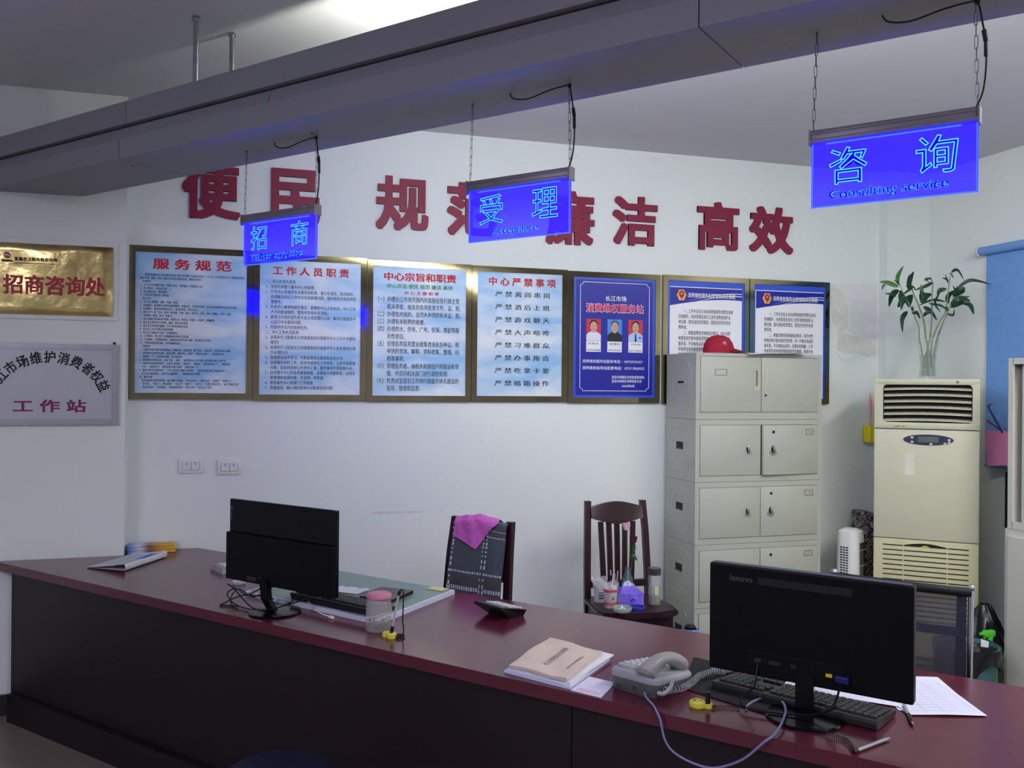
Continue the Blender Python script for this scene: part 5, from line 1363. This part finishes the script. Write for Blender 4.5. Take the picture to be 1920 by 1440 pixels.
# mesh office chair behind the right end of the counter
oc = on('office_chair', 'black mesh back office chair with a chrome frame behind the right monitor', 'office chair', -.585, 3.43, 0, 0)
MESH = sheer('dark_mesh', (80, 80, 84), .86)
OX = .225
def back(u, v): return (-OX+.012+2*(OX-.012)*u, -.130+.05*v**1.5-.035*math.cos((u-.5)*PI)+.03, .50+.425*v)
MB().grid(back, 20, 14).build('mesh_back', MESH, oc, smooth=True)
for s in (-1, 1):
    b = MB().tube([(s*OX, -.098+.05*(v/8)**1.5, .44+.50*v/8) for v in range(9)], .010, 10); b.build('back_frame', pm('chrome_tube', (200, 200, 204), .2, 1), oc, smooth=True)
    b = MB().grid(lambda u, v: (s*(OX-.012-.030*u), -.1095+.05*v**1.5-.002+.002*u, .50+.425*v), 4, 12); b.build('side_band', pm('navy_band', (46, 48, 60), .8), oc, smooth=True)
    MB().ball((s*OX, -.048, .945), .013, 12, 8).build('end_cap', CHROME, oc, smooth=True)
b = MB().tube(cord([(-OX, -.052, .930), (-.1, -.080, .934), (0, -.086, .935), (.1, -.080, .934), (OX, -.052, .930)], 6), .016, 10); b.build('top_band', BLACKM, oc, smooth=True)
b = MB().grid(lambda u, v: (-OX+.03+2*(OX-.03)*u, -.116-.036*math.cos((u-.5)*PI)+.03+.004, .785+.03*v+.012*(1-u)), 16, 2); b.build('lumbar_band', pm('navy_band2', (56, 58, 72), .7), oc, smooth=True)
b = loft([(rrect(.44, .42, .06), .40), (rrect(.47, .44, .07), .42), (rrect(.47, .44, .07), .445), (rrect(.43, .40, .06), .46)]); 
for p in b.v: p.y += .12
b.build('seat', BLACKM, oc, smooth=True)
MB().cyl((0, .12, .08), (0, .12, .40), .025, n=14).build('gas_column', BLACK, oc, smooth=True)
for k in range(5):
    a = 2*PI*k/5+.3; b = MB().tube([(0, .12, .10), (.27*math.cos(a), .12+.27*math.sin(a), .065)], [.022, .014], 8); lg = b.build('base_leg', BLACK, oc, smooth=True)
    MB().cyl((.27*math.cos(a)-.012, .12+.27*math.sin(a), .027), (.27*math.cos(a)+.012, .12+.27*math.sin(a), .027), .026, n=14).build('castor', BLACK, lg, smooth=True)

# rubbish bin, bag, spray bottle
t = thing('rubbish_bin', 'teal rubbish bin lined with a black bag beside the air conditioner', 'bin', (3.585, 3.735, 0))
MB().lathe([(0, 0), (.115, 0), (.120, .006), (.150, .290), (.154, .292), (.154, .300), (.146, .300), (.114, .010), (0, .010)], n=36).build('bucket', pm('teal_plastic', (64, 112, 118), .45, var=.04), t, smooth=True)
def liner(u, v):
    a = 2*PI*u; 
    if v < .35: q = v/.35; return ((.112+.044*q**2)*math.cos(a), (.112+.044*q**2)*math.sin(a), .15+.158*q)
    q = (v-.35)/.65; r_ = .160+.010*math.sin(a*9+q*3)*q+.006*math.sin(a*4); return (r_*math.cos(a), r_*math.sin(a), .310-.004-(.125+.045*math.sin(a*2+1)+.02*math.sin(a*5))*q)
MB().grid(liner, 72, 14).build('bin_liner', pm('black_plastic_bag', (24, 24, 26), .3, var=.2, scale=30, bump=.6, bscale=30), t, smooth=True)
b = MB(); random.seed(9)
for k in range(7): b.ball((random.uniform(-.07, .09), random.uniform(-.09, .07), .235+random.uniform(0, .04)), (random.uniform(.02, .04),)*3, 8, 6)
b.build('rubbish', pm('crumpled_rubbish', (60, 58, 60), .7, var=.5, scale=30), t, smooth=True)
t = thing('paper_cup', 'crumpled white paper scrap sticking out of the rubbish bin', 'scrap', (3.66, 3.70, .285))
MB().grid(lambda u, v: (-.02+.04*u, .01*math.sin(u*5), .004+.045*v*(1-.3*u)), 10, 5).build('scrap', PAPER, t, smooth=True)
t = thing('rubbish_bag', 'knotted black plastic bag slumped against the air conditioner', 'bag', (3.905, 3.945, 0))
def rb(u, v):
    a = 2*PI*u; f = math.sin(PI*(v*.93+.02))**.7; r_ = (.105*f*(1-.25*v)+.004)*(1+.13*math.sin(a*7+v*9)+.08*math.sin(a*3-v*14)); return (r_*math.cos(a)*.9, r_*math.sin(a), .44*v**.9+.012*math.sin(a*5)*f)
MB().grid(rb, 48, 20).build('bag', MATS['black_plastic_bag'], t, smooth=True)
t = thing('spray_bottle', 'bright green spray bottle on the floor between bin and steel cupboard', 'bottle', (3.830, 3.832, 0))
GRN = pm('green_plastic', (86, 196, 60), .4, var=.04)
MB().lathe([(0, 0), (.042, 0), (.045, .01), (.045, .20), (.036, .25), (.016, .30), (.016, .33)], n=24).build('bottle', GRN, t, smooth=True)
b = MB(); b.box((-.010, 0, .365), (.085, .032, .040), .008); b.cyl((-.05, 0, .365), (-.075, 0, .366), .010, n=10); b.cyl((0, 0, .33), (0, 0, .35), .019, n=14); b.build('spray_head', GRN, t, smooth=True)
MB().tube([(-.036, 0, .352), (-.050, 0, .32), (-.046, 0, .29)], [.008, .007, .005], 8).build('trigger', GRN, t, smooth=True)
t.scale = (.86, .86, .86)

# ------------------------------------------------------------------ right wall: blind, bag, panel, cupboards
t = thing('roller_blind', 'light blue roller blind pulled down on the right wall', 'blind', (4.355, 4.421, 0))
MB().cyl((-.035, -.006, 2.470), (-.035, -1.9, 2.470), .026, n=20).build('roller', BLUEC, t, smooth=True)
MB().cyl((-.035, .012, 2.470), (-.035, -.004, 2.470), .034, n=20).build('bracket', pm('white_bracket', (206, 204, 200), .4), t, smooth=True)
MB().grid(lambda u, v: (-.012-.003*math.sin(v*9+u*3), -.03-1.86*u, 1.165+1.295*v), 30, 20).build('fabric', BLUEC, t, smooth=True)
MB().box((-.012, -.96, 1.158), (.014, 1.86, .018), .003).build('bottom_bar', BLUEC, t)
t = thing('gift_bag', 'pink paper carrier bag hanging on the right wall beside the air conditioner', 'bag', (4.235, 4.175, 1.180), R(-68))
bw, bd, bh = .165, .06, .20
def gb(u, v):
    a = 2*PI*u; q = [(-1,-1), (1,-1), (1,1), (-1,1)]; k = u*4; i = min(int(k), 3); f = k-i; p = q[i]; r_ = q[(i+1) % 4]; fx = p[0]+(r_[0]-p[0])*f; fy = p[1]+(r_[1]-p[1])*f
    return (fx*bw/2+.022*(1-v), fy*bd/2*(.4+.6*(1-v)), bh*v+.012*fx*(1-v))
b = MB().grid(gb, 32, 8); b.box((.022, 0, .002), (bw*.98, bd*.96, .003)); b.build('bag', pm('pink_paper', (216, 132, 176), .7, var=.04), t, smooth=False)
MB().grid(lambda u, v: (-.072+.09*u, -.012+.024*v, .195+.070*(1-u)*(1-abs(2*v-1)*.2)), 8, 6).build('wrapped_gift', pm('dark_magenta', (124, 20, 70), .6), t, smooth=True)
MB().tube(cord([(.02, -.014, .19), (-.02, -.012, .26), (-.065, .0, .335), (-.078, .05, .352)], 6), .006, 8).build('strap', pm('navy_ribbon', (28, 38, 104), .6), t, smooth=True)
MB().tube([(-.078, .05, .352), (-.085, .10, .355), (-.088, .135, .356)], .003, 6).build('hook', CHROME, t, smooth=True)
t = thing('wall_panel', 'slim black panel mounted on the right wall below the blind', 'panel', (4.359, 4.10, .79))
MB().box((-.016, 0, .172), (.030, .26, .344), .004).build('panel', BLACK, t)

CG = pm('cupboard_steel', (198, 198, 188), .45, var=.025, scale=4); CGS = pm('shutter_steel', (190, 190, 178), .45, var=.02, scale=4)
lw = thing('steel_cupboard', 'cream steel cupboard against the right wall, lower of the two, plain front', 'cupboard', (3.850, 3.767, 0), 0, 'cream steel cupboards on the right wall')
MB().box((.235, -.45, .444), (.45, .90, .888)).build('carcass', CG, lw)
for ya, yb in ((-.028, -.446), (-.452, -.872)): MB().box((.003, (ya+yb)/2, .438), (.014, ya-yb, .83), .002).build('door', CG, lw)
uw = thing('steel_cupboard', 'cream steel cupboard against the right wall, upper of the two, sliding door with oval grip', 'cupboard', (3.858, 3.751, .8895), 0, 'cream steel cupboards on the right wall')
b = MB(); hh = .898
b.box((.2315, -.0061, hh/2), (.4368, .0120, hh-.0002)); b.box((.2315, -.878, hh/2), (.4368, .012, hh-.0002)); b.box((.2315, -.442, .0062), (.4368, .8596, .012)); b.box((.2315, -.442, hh-.0062), (.4368, .8596, .012)); b.box((.444, -.442, hh/2), (.012, .86, hh-.024))
b.box((.006, -.015, hh/2), (.012, .030, hh)); b.box((.006, -.869, hh/2), (.012, .030, hh)); b.box((.006, -.442, .020), (.012, .83, .040)); b.box((.006, -.442, hh-.016), (.012, .83, .032))
b.build('carcass', CG, uw)
sd = MB().box((.036, -.26, hh/2), (.012, .40, hh-.07)).build('sliding_door', CGS, uw)
MB().box((.050, -.64, hh/2), (.012, .45, hh-.07)).build('sliding_door', CGS, uw)
b = MB(); pts = [(-.095+.012*math.cos(2*PI*k/24), .415+.012*math.sin(2*PI*k/24)+(.048 if k < 12 else -.048)) for k in range(24)]
b.prism(pts, .0275, .0298, 'x'); b.build('oval_grip', pm('pale_grip', (214, 212, 196), .4), sd)
b = MB().box((.034, -.045, hh/2), (.004, .030, hh-.08)); b.build('side_recess', CREAMD, uw) if False else None
t = thing('paper_pile', 'white papers lying on top of the right wall cupboard', 'papers', (3.895, 3.55, 1.7880))
MB().box((.11, -.06, .004), (.21, .30, .008)).build('sheets', PAPER, t)

# ------------------------------------------------------------------ round stool in the foreground
t = thing('round_stool', 'dark blue padded round stool on the hall side of the counter', 'stool', (.100, 2.775, 0))
MB().lathe([(0, .405), (.150, .405), (.158, .415), (.158, .440), (.148, .453), (.10, .458), (0, .459)], n=40).build('seat', pm('navy_vinyl', (20, 24, 46), .4, var=.08), t, smooth=True)
MB().lathe([(.12, .392), (.148, .392), (.148, .405), (.12, .405), (.12, .392)], n=40).build('rim', BLACK, t, smooth=True)
for k in range(4):
    a = PI/4+k*PI/2; MB().cyl((.115*math.cos(a), .115*math.sin(a), .395), (.165*math.cos(a), .165*math.sin(a), .001), .011, n=10).build('leg', BLACK, t, smooth=True)
MB().tube([(.142*math.cos(2*PI*k/28), .142*math.sin(2*PI*k/28), .18) for k in range(28)], .007, 8, closed=True).build('foot_ring', BLACK, t, smooth=True)
